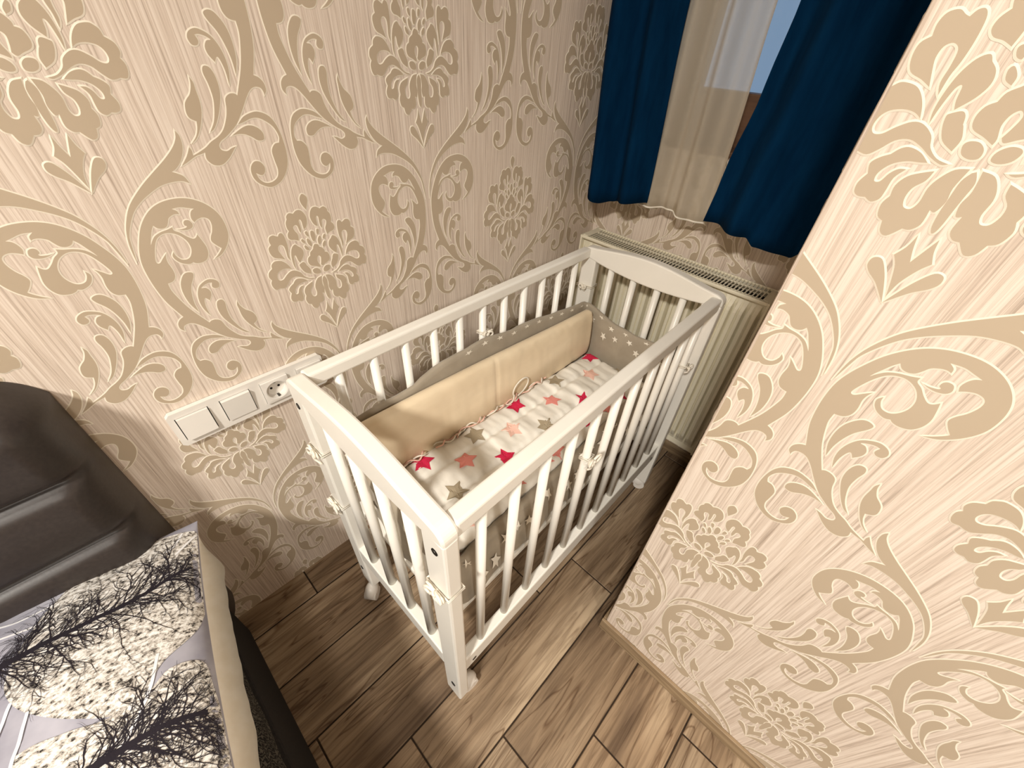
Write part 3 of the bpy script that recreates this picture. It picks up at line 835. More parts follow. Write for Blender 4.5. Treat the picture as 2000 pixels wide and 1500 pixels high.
# inside (k > NR/2): left side top strip, far side; outside (k < NR/2): right side and near side
for i in range(34, 98, 6):
    star_mesh('printed_star', bump_surface(i, 12.4 + 0.4 * (i % 2)), 0.0130, random.random() * 6, M['white_cloth'], bumper)
for i, k in [(100, 14.2), (104, 12.6), (107, 15.4), (110, 13.4), (113, 14.8), (117, 12.8), (120, 14.0), (124, 15.2), (127, 12.6), (131, 13.8), (135, 15.0), (139, 13.0)]:
    star_mesh('printed_star', bump_surface(i, k), 0.0142, random.random() * 6, M['white_cloth'], bumper)
for i in range(158, 246, 4):
    star_mesh('printed_star', bump_surface(i, 5.5 + 4.5 * random.random(), 0.0125), 0.0135, random.random() * 6, M['white_cloth'], bumper, off=0.004)
for i in range(254, 300, 5):
    star_mesh('printed_star', bump_surface(i, 3.6 + 5.5 * random.random()), 0.0135, random.random() * 6, M['white_cloth'], bumper, off=0.004)

# white ribbon bows that tie the bumper to posts and slats
def bow(loc, axis, size, seed, parent, wrap=None):
    """loops, knot and ragged tails; axis = direction the bow faces"""
    rd = random.Random(seed)
    bm = bmesh.new()
    n_ = Vector(axis).normalized()
    a = n_.cross(Vector((0, 0, 1))).normalized()
    b = Vector((0, 0, 1))
    L0 = Vector(loc)
    for sgn in (-1, 1):
        pts = []
        tilt = rd.uniform(-0.5, 0.5)
        for i in range(11):
            t = i / 10 * 2 * PI
            x = sgn * size * (0.5 - 0.5 * math.cos(t))
            y = size * 0.45 * math.sin(t) + tilt * x
            pts.append(L0 + a * x + b * y + n_ * (0.004 + 0.005 * math.sin(t / 2)))
        tube(bm, pts, 0.0026, 5)
        ln = size * rd.uniform(0.9, 1.5)
        pts = [L0 + a * (sgn * ln * 0.5 * t + 0.2 * size * math.sin(3 * t)) - b * (ln * t) + n_ * (0.004 + 0.004 * math.sin(4 * t)) for t in [i / 7 for i in range(8)]]
        tube(bm, pts, 0.0024, 5)
        pts = [L0 + a * (sgn * ln * 0.9 * t) + b * (0.5 * size * math.sin(2 * t + rd.random())) + n_ * 0.005 for t in [i / 5 for i in range(6)]]
        tube(bm, pts, 0.0022, 5)
    bmesh.ops.create_icosphere(bm, subdivisions=1, radius=0.0065, matrix=Matrix.Translation(L0 + n_ * 0.005))
    if wrap:
        (ux, uy), (hx, hy) = wrap
        for dz in (-0.0025, 0.0025):
            pts = []
            for sx, sy in ((-1, -1), (1, -1), (1, 1), (-1, 1), (-1, -1)):
                pts.append(Vector((ux + sx * hx, uy + sy * hy, L0.z + dz + 0.003 * sx)))
            tube(bm, pts, 0.0016, 5)
    for f in bm.faces: f.smooth = True
    return bm_obj('ribbon_tie', bm, M['white_cloth'], parent)
def bow_post(u0, v0, z, axis, seed, size=0.017):
    c = C2W(u0 + PWX / 2, v0 + PWY / 2, z)
    loc = Vector((c.x, c.y, z)) + Vector(axis) * (PWY / 2 + 0.002)
    return bow(loc, axis, size, seed, bumper, wrap=((c.x, c.y), (PWX / 2 + 0.002, PWY / 2 + 0.002)))
bow_post(0, 0, 0.612, (0, -1, 0), 1, 0.02)
bow_post(0, 0, 0.437, (0, -1, 0), 2, 0.019)
bow_post(CW - PWX, 0, 0.607, (0, -1, 0), 3, 0.02)
def bow_slat(u, i, z, axis, seed, size=0.016):
    c = C2W(u, 0.081 + i * (CL - 0.162) / 10, z)
    loc = c + Vector(axis) * 0.0115
    return bow(loc, axis, size, seed, bumper, wrap=((c.x, c.y), (0.0105, 0.0105)))
bow_slat(CW - 0.0185, 4, 0.60, (1, 0, 0), 4, 0.02)
bow_slat(0.0175, 5, 0.682, (1, 0, 0), 5, 0.014)
bow_slat(CW - 0.0185, 10, 0.60, (1, 0, 0), 8, 0.012)
bow_post(0, CL - PWY, 0.665, (0, -1, 0), 9, 0.012)

# ------------------------------------------------------------------ cream board standing inside on the left
def cream_point(s, k, n=24):
    """section: rounded slab leaning on the bumper; s 0..1 along the crib"""
    v = 0.066 + s * (BV1 - 0.024 - 0.066)
    a = 2 * PI * k / n
    cx = math.copysign(abs(math.sin(a)) ** 0.45, math.sin(a))
    cz = -math.copysign(abs(math.cos(a)) ** 0.55, math.cos(a))
    zb, zt = 0.476, 0.672 - 0.046 * s + 0.003 * math.sin(5 * s)
    z = (zb + zt) / 2 + cz * (zt - zb) / 2
    rel = (z - zb) / (zt - zb)
    uc = 0.092 - 0.010 * rel
    th = 0.017
    u = uc + cx * th
    wr = 0.0022 * nz(v * 18, z * 60, 1) + 0.0016 * nz(v * 55 + z * 40, z * 30, 5)
    # a pinched seam around the middle
    wr -= 0.003 * math.exp(-((s - 0.46) / 0.006) ** 2)
    if cx > 0: u += wr
    return C2W(u, v, z)
V, F = [], []
NS, NK = 130, 24
for i in range(NS + 1):
    for k in range(NK):
        V.append(cream_point(i / NS, k))
for i in range(NS):
    for k in range(NK):
        F.append((i * NK + k, i * NK + (k + 1) % NK, (i + 1) * NK + (k + 1) % NK, (i + 1) * NK + k))
F.append(list(range(NK))); F.append([NS * NK + k for k in range(NK)][::-1])
cream = mesh_obj('padded_board', V, F, M['cream'], None, smooth=True)
bmx = bmesh.new(); bmx.from_mesh(cream.data); bmesh.ops.recalc_face_normals(bmx, faces=bmx.faces[:]); bmx.to_mesh(cream.data); bmx.free()
tag(cream, 'long cream padded board standing on edge inside the crib against the grey bumper', 'padded board')

# ------------------------------------------------------------------ star quilt
QU0, QU1, QV0, QV1 = 0.104, 0.310, 0.064, BV1 - 0.020
def quilt_z(u, v):
    base = interp(v, [(0.05, 0.533), (0.45, 0.510), (0.83, 0.487)])
    z = base
    # lengthwise stitch lines and the puffs between them
    for us in (0.165, 0.238):
        z -= 0.006 * math.exp(-((u - us) / 0.006) ** 2)
    z += 0.006 * nz(u * 9, v * 13, 2.2) + 0.0045 * nz(u * 7, v * 42, 9.1) * (0.5 + interp(v, [(0.05, 0.0), (0.25, 0.6)]))
    z += 0.002 * nz(u * 30, v * 90, 3.3)
    # far end slopes down at the head, soft edges
    e = min(u - QU0, 0.02) / 0.02
    z -= 0.016 * (1 - max(e, 0)) ** 2
    e = min(v - QV0, QV1 - v, 0.02) / 0.02
    z -= 0.014 * (1 - max(e, 0)) ** 2
    return z
def quilt_pt(u, v):
    """u beyond QU1 rolls over the top of the right bumper towards the slats"""
    if u <= QU1:
        return C2W(u, v, quilt_z(u, v))
    z1 = quilt_z(QU1, v)
    ex = u - QU1
    flat, r = 0.002, 0.014
    wob = 0.004 * nz(u * 20, v * 60, 7)
    a = min(max(ex - flat, 0.0) / r, PI / 2)
    uu = QU1 + min(ex, flat) + r * math.sin(a) + wob * 0.4
    zz = z1 - r * (1 - math.cos(a)) + wob * 0.6
    ov = ex - flat - r * PI / 2
    if ov > 0:
        zz -= ov
        uu += 0.5 * wob
    return C2W(uu, v, zz)
def quilt_n(u, v):
    d = 0.003
    t1 = quilt_pt(u + d, v) - quilt_pt(u - d, v)
    t2 = quilt_pt(u, v + d) - quilt_pt(u, v - d)
    return t1.cross(t2).normalized()
NU, NV = 60, 170
UMAX = QU1 + 0.046
V, F = [], []
for j in range(NV + 1):
    v = QV0 + (QV1 - QV0) * j / NV
    for i in range(NU + 1):
        V.append(quilt_pt(QU0 + (UMAX - QU0) * i / NU, v))
nt_ = len(V)
for j in range(NV + 1):
    v = QV0 + (QV1 - QV0) * j / NV
    for i in range(NU + 1):
        u = QU0 + (UMAX - QU0) * i / NU
        p = V[j * (NU + 1) + i]
        V.append(p - quilt_n(u, v) * 0.012)
for j in range(NV):
    for i in range(NU):
        a = j * (NU + 1) + i
        F.append((a, a + 1, a + NU + 2, a + NU + 1))
        b = a + nt_
        F.append((b, b + NU + 1, b + NU + 2, b + 1))
for j in range(NV):
    for i in (0, NU):
        a = j * (NU + 1) + i; b = a + NU + 1
        F.append((a, b, b + nt_, a + nt_) if i == 0 else (b, a, a + nt_, b + nt_))
for i in range(NU):
    for j in (0, NV):
        a = j * (NU + 1) + i; b = a + 1
        F.append((b, a, a + nt_, b + nt_) if j == 0 else (a, b, b + nt_, a + nt_))
quilt = mesh_obj('star_quilt', V, F, M['quilt'], None, smooth=True)
tag(quilt, 'white quilt printed with crimson, pink and taupe stars spread over the crib mattress', 'quilt')
def quilt_fn(u0, v0):
    def fn(a, b):
        return quilt_pt(u0 + a, v0 + b), quilt_n(u0 + a, v0 + b)
    return fn
QSTARS = [(0.13, 0.794, 'crimson', 0.0), (0.132, 0.449, 'crimson', 0.9), (0.237, 0.611, 'crimson', 0.6), (0.13, 0.16, 'crimson', 0.3), (0.237, 0.307, 'crimson', 0.0), (0.182, 0.719, 'palepink', 0.9), (0.183, 0.537, 'salmon', 0.6), (0.185, 0.233, 'salmon', 0.3), (0.186, 0.38, 'palepink', 0.0), (0.297, 0.362, 'salmon', 0.9), (0.138, 0.607, 'taupe', 0.6), (0.231, 0.81, 'taupe', 0.3), (0.142, 0.301, 'taupe', 0.0), (0.233, 0.453, 'taupe', 0.9), (0.235, 0.164, 'taupe', 0.6), (0.296, 0.268, 'salmon', 0.9), (0.298, 0.135, 'palepink', 0.2), (0.3, 0.4, 'salmon', 0.4), (0.296, 0.54, 'crimson', 0.2), (0.299, 0.62, 'salmon', 0.7), (0.292, 0.7, 'crimson', 0.1)]

for (u, v, col, rot) in QSTARS:
    star_mesh('printed_star', quilt_fn(u, v), 0.0275, rot, M[col], quilt, off=0.0014, inner=0.52)
# pink piping along the rolled right edge
bm = bmesh.new()
tube(bm, [quilt_pt(QU1 + 0.044, QV0 + (QV1 - QV0) * i / 80) + Vector((0.002, 0, 0)) for i in range(81)], 0.0022, 6)
bm_obj('piping', bm, M['palepink'], quilt)
# thin ribbon ties lying along the left edge of the quilt
def ribbon(name, pts, r, mat, parent):
    bm = bmesh.new()
    tube(bm, catmull(pts, 5), r, 5)
    return bm_obj(name, bm, mat, parent, smooth=True)
rd = random.Random(11)
for v0 in (0.115, 0.205, 0.265, 0.335, 0.40, 0.455, 0.53):
    for s in (0, 1):
        pts = []
        L = rd.uniform(0.05, 0.085)
        ph = rd.uniform(0, 6)
        for i in range(9):
            t = i / 8
            v = v0 + L * t
            u = 0.115 + 0.008 * math.sin(ph + 7 * t + s) 
            z = max(quilt_z(max(u, QU0 + 0.001), v) + 0.003, 0.47) + 0.013 * abs(math.sin(PI * t * 1.5 + s)) * rd.uniform(0.5, 1.0)
            pts.append(C2W(u, v, z))
        ribbon('ribbon_tie', pts, 0.0019, M['white_cloth'] if s else M['palepink'], quilt)
# the one loop that stands up
pts = []
for i in range(13):
    t = i / 12 * 2 * PI
    pts.append(C2W(0.116 - 0.004 * math.sin(t / 2), 0.475 + 0.028 * math.sin(t) + 0.02 * math.sin(t / 2), 0.515 + 0.022 * (1 - math.cos(t))))
ribbon('ribbon_tie', pts, 0.0022, M['white_cloth'], quilt)

# ------------------------------------------------------------------ radiator
rad = thing('panel_radiator', 'white ribbed panel radiator with slotted top grille under the blue curtains', 'radiator', (0.34, 1.53, 0.165))
RX0, RX1, RY0, RY1, RZ0, RZ1 = 0.047, 0.636, 1.484, 1.586, 0.168, 0.755
def radp(x, y, z):
    return (x - 0.34, y - 1.53, z - 0.165)
def rbox(name, x0, x1, y0, y1, z0, z1, mat, bev=0.0, par=None):
    a = radp(x0, y0, z0); b = radp(x1, y1, z1)
    return box(name, a[0], b[0], a[1], b[1], a[2], b[2], mat, par or rad, bev=bev)
# ribbed front panel: a pressed sheet with vertical channels that stop short of top and bottom
xs = []
NXR = 300
V, F = [], []
ZL = [RZ0, RZ0 + 0.018, RZ0 + 0.030, RZ0 + 0.045, RZ0 + 0.06] + [RZ0 + 0.06 + (RZ1 - RZ0 - 0.115) * i / 4 for i in range(1, 5)] + [RZ1 - 0.045, RZ1 - 0.034, RZ1 - 0.018, RZ1 - 0.004]
def rib(x, z):
    ph = ((x - RX0 - 0.010) / 0.0333) % 1.0
    g = 0.0
    if 0.06 < ph < 0.94 and RX0 + 0.03 < x < RX1 - 0.015:
        d = min(ph - 0.06, 0.94 - ph)
        g = min(d / 0.09, 1.0)
        g = g * g * (3 - 2 * g)
        if 0.42 < ph < 0.58:
            g *= 1 - 0.45 * math.sin(PI * (ph - 0.42) / 0.16)
    zf = min((z - RZ0 - 0.024) / 0.03, (RZ1 - 0.026 - z) / 0.022, 1.0)
    zf = max(zf, 0.0)
    return -0.0170 * g * zf + (0.004 * zf if 0.0 <= ph < 0.06 or ph > 0.94 else 0.0)
for z in ZL:
    for i in range(NXR + 1):
        x = RX0 + 0.002 + (RX1 - RX0 - 0.004) * i / NXR
        edge = 0.004 if (i in (0, NXR) or z in (ZL[0], ZL[-1])) else 0.0
        V.append(radp(x, RY0 + 0.0185 + rib(x, z) + (edge if edge == 0 else -0.004), z))
for j in range(len(ZL) - 1):
    for i in range(NXR):
        a = j * (NXR + 1) + i
        F.append((a, a + 1, a + NXR + 2, a + NXR + 1))
mesh_obj('front_panel', V, F, M['enamel'], rad)
rbox('panel_core', RX0 + 0.002, RX1 - 0.002, RY0 + 0.0227, RY0 + 0.0232, RZ0 + 0.001, RZ1 - 0.004, M['enamel'])
rbox('back_panel', RX0 + 0.004, RX1 - 0.004, RY1 - 0.012, RY1, RZ0 + 0.001, RZ1 - 0.004, M['enamel'])
for x0 in (RX0, RX1 - 0.006):
    rbox('side_cover', x0, x0 + 0.006, RY0 + 0.001, RY1, RZ0 + 0.004, RZ1, M['enamel'], bev=0.002)
rbox('grille_rim', RX0 + 0.005, RX1 - 0.005, RY0 + 0.002, RY0 + 0.009, RZ1 - 0.010, RZ1, M['enamel'], bev=0.003)
rbox('grille_rim', RX0 + 0.005, RX1 - 0.005, RY1 - 0.006, RY1, RZ1 - 0.006, RZ1, M['enamel'], bev=0.002)
rbox('grille_rim', RX0 + 0.005, RX0 + 0.02, RY0 + 0.012, RY1 - 0.011, RZ1 - 0.006, RZ1, M['enamel'], bev=0.001)
rbox('grille_rim', RX1 - 0.02, RX1 - 0.005, RY0 + 0.012, RY1 - 0.011, RZ1 - 0.006, RZ1, M['enamel'], bev=0.001)
bm = bmesh.new()
a = radp(0, 0, 0)
nb = 58
for i in range(nb):
    x = RX0 + 0.022 + (RX1 - RX0 - 0.044) * i / (nb - 1)
    add_box(bm, x - 0.0015 + a[0], x + 0.0015 + a[0], RY0 + 0.008 + a[1], RY1 - 0.005 + a[1], RZ1 - 0.004 + a[2], RZ1 - 0.001 + a[2])
add_box(bm, RX0 + 0.01 + a[0], RX1 - 0.01 + a[0], RY0 + 0.066 + a[1], RY0 + 0.068 + a[1], RZ1 - 0.0055 + a[2], RZ1 - 0.0008 + a[2])
gr = bm_obj('top_grille', bm, M['enamel'], rad)
rbox('grille_shade_block', RX0 + 0.008, RX1 - 0.008, RY0 + 0.0235, RY1 - 0.0135, RZ0 + 0.05, RZ1 - 0.024, M['dark'])  # added dark block, painted shade seen between the grille bars
for x in (0.16, 0.52):
    rbox('wall_bracket', x - 0.012, x + 0.012, RY1 - 0.001, D, RZ0 + 0.1, RZ1 - 0.08, M['enamel'])

# ------------------------------------------------------------------ curtains
def curtain(name, xl, xr, depth, z_hem, ztop, mat, seed, thick=0.0022, nx=90, nzs=40):
    """xl, xr: functions of z; depth(s, z): distance y at s in 0..1; z_hem(s)"""
    V, F = [], []
    for j in range(nzs + 1):
        t = j / nzs
        for i in range(nx + 1):
            s = i / nx
            z = z_hem(s) + (ztop - z_hem(s)) * t
            V.append((xl(z) + (xr(z) - xl(z)) * s, depth(s, z), z))
    for j in range(nzs):
        for i in range(nx):
            a = j * (nx + 1) + i
            F.append((a, a + 1, a + nx + 2, a + nx + 1))
    o = mesh_obj(name, V, F, mat, None, smooth=True)
    md = o.modifiers.new('thickness', 'SOLIDIFY')
    md.thickness = thick
    md.offset = 1
    return o
ZT = 2.34
cl = curtain('curtain', lambda z: interp(z, [(0.86, 0.030), (1.32, 0.012), (2.3, 0.01)]), lambda z: interp(z, [(0.86, 0.224), (1.32, 0.205), (2.3, 0.20)]),
             lambda s, z: 1.500 - 0.030 * math.cos(2 * PI * (s * 1.75 - 0.34)) * interp(z, [(0.8, 1.0), (2.3, 0.7)]) + 0.006 * math.sin(9 * s),
             lambda s: interp(s, [(0, 0.878), (0.04, 0.870), (0.30, 0.860), (0.42, 0.866), (0.7, 0.882), (1, 0.888)]), ZT, M['velvet'], 1)
tag(cl, 'dark blue velour curtain hanging beside the left wall, left of the sheer', 'curtain', 'blue window curtains')
crt = curtain('curtain', lambda z: interp(z, [(0.86, 0.398), (1.0, 0.408), (1.17, 0.428), (1.32, 0.437), (2.3, 0.44)]), lambda z: 0.704,
              lambda s, z: 1.490 - 0.026 * math.cos(2 * PI * (s * 1.6 - 0.52)) - 0.010 * math.cos(2 * PI * s * 3.3 + 0.5) + 0.012 * s,
              lambda s: interp(s, [(0, 0.890), (0.2, 0.893), (0.38, 0.890), (0.46, 0.868), (0.72, 0.860), (0.80, 0.884), (1, 0.89)]), ZT, M['velvet'], 2)
tag(crt, 'wider dark blue velour curtain hanging by the right edge of the alcove', 'curtain', 'blue window curtains')
sh = curtain('sheer_curtain', lambda z: 0.170, lambda z: interp(z, [(0.86, 0.394), (1.05, 0.391), (1.32, 0.380), (2.3, 0.37)]),
             lambda s, z: 1.545 + 0.014 * math.cos(2 * PI * (s * 2.1 + 0.1)) + 0.006 * math.cos(2 * PI * s * 5 + 1),
             lambda s: interp(s, [(0, 0.876), (0.25, 0.876), (0.55, 0.880), (0.8, 0.868), (1, 0.868)]), ZT, M['sheer'], 3, thick=0.0006)
tag(sh, 'sheer cream voile curtain hanging between the two blue curtains', 'sheer curtain')
sh.data.materials.append(M['white_cloth'])
# rolled white hem of the sheer
bm = bmesh.new()
pts = []
for i in range(41):
    s = i / 40
    z = interp(s, [(0, 0.876), (0.25, 0.876), (0.55, 0.880), (0.8, 0.868), (1, 0.868)])
    pts.append((0.170 + (0.394 - 0.170) * s, 1.545 + 0.014 * math.cos(2 * PI * (s * 2.1 + 0.1)) + 0.006 * math.cos(2 * PI * s * 5 + 1), z))
tube(bm, pts, 0.0026, 6)
bm_obj('rolled_hem', bm, M['white_cloth'], sh)
rodo = thing('curtain_rod', 'straight white curtain rod across the top of the alcove carrying the blue curtains', 'curtain rod', (0.36, 1.515, ZT))
bm = bmesh.new(); cyl(bm, (-0.359, 0, 0.0), (0.3535, 0, 0.0), 0.009); bm_obj('rod', bm, M['lacquer'], rodo)
bm = bmesh.new(); cyl(bm, (-0.359, 0.04, -0.004), (0.3535, 0.04, -0.004), 0.006); bm_obj('rear_rod', bm, M['lacquer'], rodo)

# ------------------------------------------------------------------ switch and socket strip on the left wall
SW = thing('switch_socket_strip', 'white four-gang strip of two light switches and two wall sockets beside the crib', 'switch panel', (0, 0.4735, 0.650))
def swp(y, z): return (y - 0.4735, z - 0.650)
bm = bmesh.new()
HY = 0.0268
cs = [swp(q, 0)[0] for q in (0.3675, 0.4400, 0.5125, 0.5850)]
ys_ = [-0.1425] + [c + d for c in cs for d in (-HY, HY)] + [0.1425]
out = [(-0.1425 + 0.006, -0.0392), (0.1425 - 0.006, -0.0392), (0.1425, -0.0332), (0.1425, 0.0332), (0.1425 - 0.006, 0.0392), (-0.1425 + 0.006, 0.0392), (-0.1425, 0.0332), (-0.1425, -0.0332)]
outer = [Vector((y, z, 0)) for y, z in out]
inner = [[Vector((c + a * HY, b * HY, 0)) for a, b in ((-1, -1), (-1, 1), (1, 1), (1, -1))] for c in cs]
allp = outer + [q for r in inner for q in r]
top_v = [bm.verts.new((0.0105, q.x, q.y)) for q in allp]
bot_v = [bm.verts.new((0.0008, q.x, q.y)) for q in allp]
for t in tessellate_polygon([outer] + inner):
    bm.faces.new([top_v[i] for i in t])
def wall_ring(idx):
    for i in range(len(idx)):
        a_, b_ = idx[i], idx[(i + 1) % len(idx)]
        bm.faces.new((top_v[a_], top_v[b_], bot_v[b_], bot_v[a_]))
wall_ring(list(range(8)))
for g in range(4):
    wall_ring(list(range(8 + 4 * g, 12 + 4 * g)))
bmesh.ops.recalc_face_normals(bm, faces=bm.faces[:])
bm_obj('frame', bm, M['plastic'], SW)
for yc, kind in ((0.3675, 'r'), (0.4400, 'r'), (0.5125, 's'), (0.5850, 's')):
    a, _ = swp(yc, 0.65)
    if kind == 'r':
        g = box('rocker_gap', 0.0006, 0.0012, a - 0.0267, a + 0.0267, -0.0267, 0.0267, M['dark'], SW)
        V = [(0.0013, a - 0.0258, -0.0258), (0.0013, a + 0.0258, -0.0258), (0.0013, a + 0.0258, 0.0258), (0.0013, a - 0.0258, 0.0258)]
        dx0, dx1 = (0.0175, 0.0140) if yc < 0.4 else (0.0135, 0.0172)
        V += [(dx0, a - 0.0250, -0.0250), (dx0, a + 0.0250, -0.0250), (dx1, a + 0.0250, 0.0250), (dx1, a - 0.0250, 0.0250)]
        F = [(0, 3, 2, 1), (4, 5, 6, 7), (0, 1, 5, 4), (1, 2, 6, 5), (2, 3, 7, 6), (3, 0, 4, 7)]
        mesh_obj('rocker', V, F, M['plastic'], SW)
    else:
        # square insert with a round well
        bm = bmesh.new()
        n = 32
        def ring(r, x, sq=False):
            out = []
            for i in range(n):
                t = 2 * PI * i / n
                c, s_ = math.cos(t), math.sin(t)
                if sq:
                    k = 0.0262 / max(abs(c), abs(s_)); out.append(bm.verts.new((x, a + c * k, s_ * k)))
                else:
                    out.append(bm.verts.new((x, a + c * r, s_ * r)))
            return out
        R0 = ring(0, 0.0010, True); R1 = ring(0, 0.0150, True); R2 = ring(0.0215, 0.0158); R3 = ring(0.0196, 0.0150); R4 = ring(0.0190, 0.0018); 
        for A, B in ((R0, R1), (R1, R2), (R2, R3), (R3, R4)):
            for i in range(n):
                f = bm.faces.new((A[i], A[(i + 1) % n], B[(i + 1) % n], B[i]))
        bm.faces.new(R4)
        bmesh.ops.recalc_face_normals(bm, faces=bm.faces[:])
        so = bm_obj('socket', bm, M['plastic'], SW)
        for dy in (-0.0075, 0.0075):
            bm = bmesh.new(); cyl(bm, (0.0019, a + dy, 0.0), (0.0024, a + dy, 0.0), 0.0026, n=14); bm_obj('pin_hole', bm, M['dark'], so)
        for dz in (-1, 1):
            box('earth_clip', 0.0035, 0.0125, a - 0.0022, a + 0.0022, dz * 0.0178 - 0.001, dz * 0.0178 + 0.001, M['steel'], so)

# ------------------------------------------------------------------ bed at the lower left
bed = thing('upholstered_bed', 'dark upholstered bed with channelled leatherette headboard against the left wall', 'bed', (0, -0.6, 0))
HB_Y1 = 0.238
def head_section(z, seam=1.0):
    """front depth of the headboard at height z: padded channels with stitched seams"""
    seams = [0.30, 0.435, 0.571, 0.703]
    x = 0.092
    for sm in seams:
        x -= seam * 0.024 * math.exp(-abs(z - sm) / 0.007)
    lo = max([q for q in seams if q <= z], default=0.16)
    hi = min([q for q in seams if q > z], default=0.86)
    t = (z - lo) / (hi - lo)
    x += seam * 0.010 * math.sin(PI * min(max(t, 0), 1)) ** 0.7
    if z > 0.80:
        k = (z - 0.80) / 0.045
        x = x * math.sqrt(max(1 - k * k, 0.0)) * 1.0 if k < 1 else 0.0
    return x
V, F = [], []
zs = [0.12 + 0.005 * i for i in range(0, 137)] + [0.805 + 0.004 * i for i in range(1, 10)] + [0.843, 0.845]
zs = sorted(set(round(z, 4) for z in zs if z <= 0.845))
YS = [-1.45, -1.1, -0.8, -0.5, -0.3, -0.15, -0.05, 0.02, 0.07, 0.11, 0.14] + [HB_Y1 - 0.09 * (1 - i / 24) ** 1.7 for i in range(25)]
ny = len(YS) - 1
for z in zs:
    top_drop = 0.0
    for i in range(ny + 1):
        y = YS[i]
        d = HB_Y1 - y
        r = 0.055
        k = 1.0 if d >= r else math.sqrt(max(1 - (1 - d / r) ** 2, 0.0))
        zc = z
        if d < 0.05 and z > 0.79:      # rounded upper corner
            zc = z - (z - 0.79) * 0.8 * (1 - d / 0.05) ** 2
        V.append((max(head_section(z, min(1.0, d / 0.05)), 0.004) * max(k, 0.06) + 0.001, y + 0.6, zc))
n1 = ny + 1
for j in range(len(zs) - 1):
    for i in range(ny):
        a = j * n1 + i
        F.append((a, a + 1, a + n1 + 1, a + n1))
nb = len(V)
# flat back against the wall, closed all round
for z_i in range(len(zs)):
    for i in range(n1):
        q = V[z_i * n1 + i]
        V.append((0.0015, q[1], q[2]))
for j in range(len(zs) - 1):
    for i in range(ny):
        a = nb + j * n1 + i
        F.append((a, a + n1, a + n1 + 1, a + 1))
for j in range(len(zs) - 1):
    for i in (0, ny):
        a = j * n1 + i
        F.append((a, a + n1, a + n1 + nb, a + nb))
for i in range(ny):
    for j in (0, len(zs) - 1):
        a = j * n1 + i
        F.append((a, a + 1, a + 1 + nb, a + nb))
hb = mesh_obj('headboard', V, F, M['leather'], bed, smooth=True)
bmx = bmesh.new(); bmx.from_mesh(hb.data); bmesh.ops.recalc_face_normals(bmx, faces=bmx.faces[:]); bmx.to_mesh(hb.data); bmx.free()
bm = bmesh.new()
add_box(bm, 0.06, 1.95, 0.765, 0.825, 0.02, 0.285, bev=0.014, seg=3)
bm_obj('side_rail', bm, M['bedside'], bed)
box('mattress', 0.10, 1.95, -0.85, 0.785, 0.16, 0.410, M['white_cloth'], bed, bev=0.03, seg=3)
for (x, y) in ((0.12, 0.79), (1.9, 0.79)):
    bm = bmesh.new(); cyl(bm, (x, y, 0.0), (x, y, 0.03), 0.018); bm_obj('foot', bm, M['dark'], bed)

# bedspread: coarse dark knit with grey cord pattern
def knit_material():
    m = new_mat('dark_knit', srgb(60, 56, 50), 0.95, 0.15)
    nt = m.node_tree; N, L = nt.nodes, nt.links; b = N['Principled BSDF']
    tc = N.new('ShaderNodeTexCoord')
    wv = N.new('ShaderNodeTexWave'); wv.inputs['Scale'].default_value = 46; wv.inputs['Distortion'].default_value = 14; wv.inputs['Detail'].default_value = 3; wv.inputs['Detail Scale'].default_value = 2
    L.new(tc.outputs['Object'], wv.inputs['Vector'])
    n = N.new('ShaderNodeTexNoise'); n.inputs['Scale'].default_value = 22; n.inputs['Detail'].default_value = 3
    L.new(tc.outputs['Object'], n.inputs['Vector'])
    r = N.new('ShaderNodeValToRGB'); e = r.color_ramp.elements
    e[0].position = 0.35; e[0].color = srgb(30, 28, 27); e[1].position = 0.8; e[1].color = srgb(96, 92, 84)
    mx = N.new('ShaderNodeMix'); mx.data_type = 'FLOAT'; mx.inputs[0].default_value = 0.5
    L.new(wv.outputs['Fac'], mx.inputs[2]); L.new(n.outputs['Fac'], mx.inputs[3])
    L.new(mx.outputs[0], r.inputs['Fac']); L.new(r.outputs[0], b.inputs['Base Color'])
    bp = N.new('ShaderNodeBump'); bp.inputs['Strength'].default_value = 0.8; bp.inputs['Distance'].default_value = 0.004
    L.new(mx.outputs[0], bp.inputs['Height']); L.new(bp.outputs[0], b.inputs['Normal'])
    return m
M['knit'] = knit_material()
prof = [(-0.85, 0.424), (0.0, 0.424), (0.12, 0.424), (0.175, 0.422), (0.198, 0.412), (0.209, 0.392), (0.214, 0.36), (0.216, 0.33), (0.2165, 0.300)]
prof = catmull([(0, a, b) for a, b in prof], 4)
V, F = [], []
nx = 90
for i in range(nx + 1):
    x = 0.105 + 1.75 * (i / nx) ** 1.3
    for q in prof:
        w = 0.004 * nz(x * 14, q.y * 14, q.z * 10)
        drop = 0.006 * nz(x * 8, 3.0)
        V.append((x, q.y + (w if q.z < 0.42 else 0), q.z + (w if q.z >= 0.42 else drop * (0.42 - q.z) * 8)))
m1 = len(prof)
for i in range(nx):
    for k in range(m1 - 1):
        a = i * m1 + k
        F.append((a, a + m1, a + m1 + 1, a + 1))
bs = mesh_obj('bedspread', V, F, M['knit'], None, smooth=True)
md = bs.modifiers.new('thickness', 'SOLIDIFY'); md.thickness = 0.006; md.offset = 1
tag(bs, 'dark grey knitted bedspread hanging over the side of the bed below the pillow', 'bedspread')

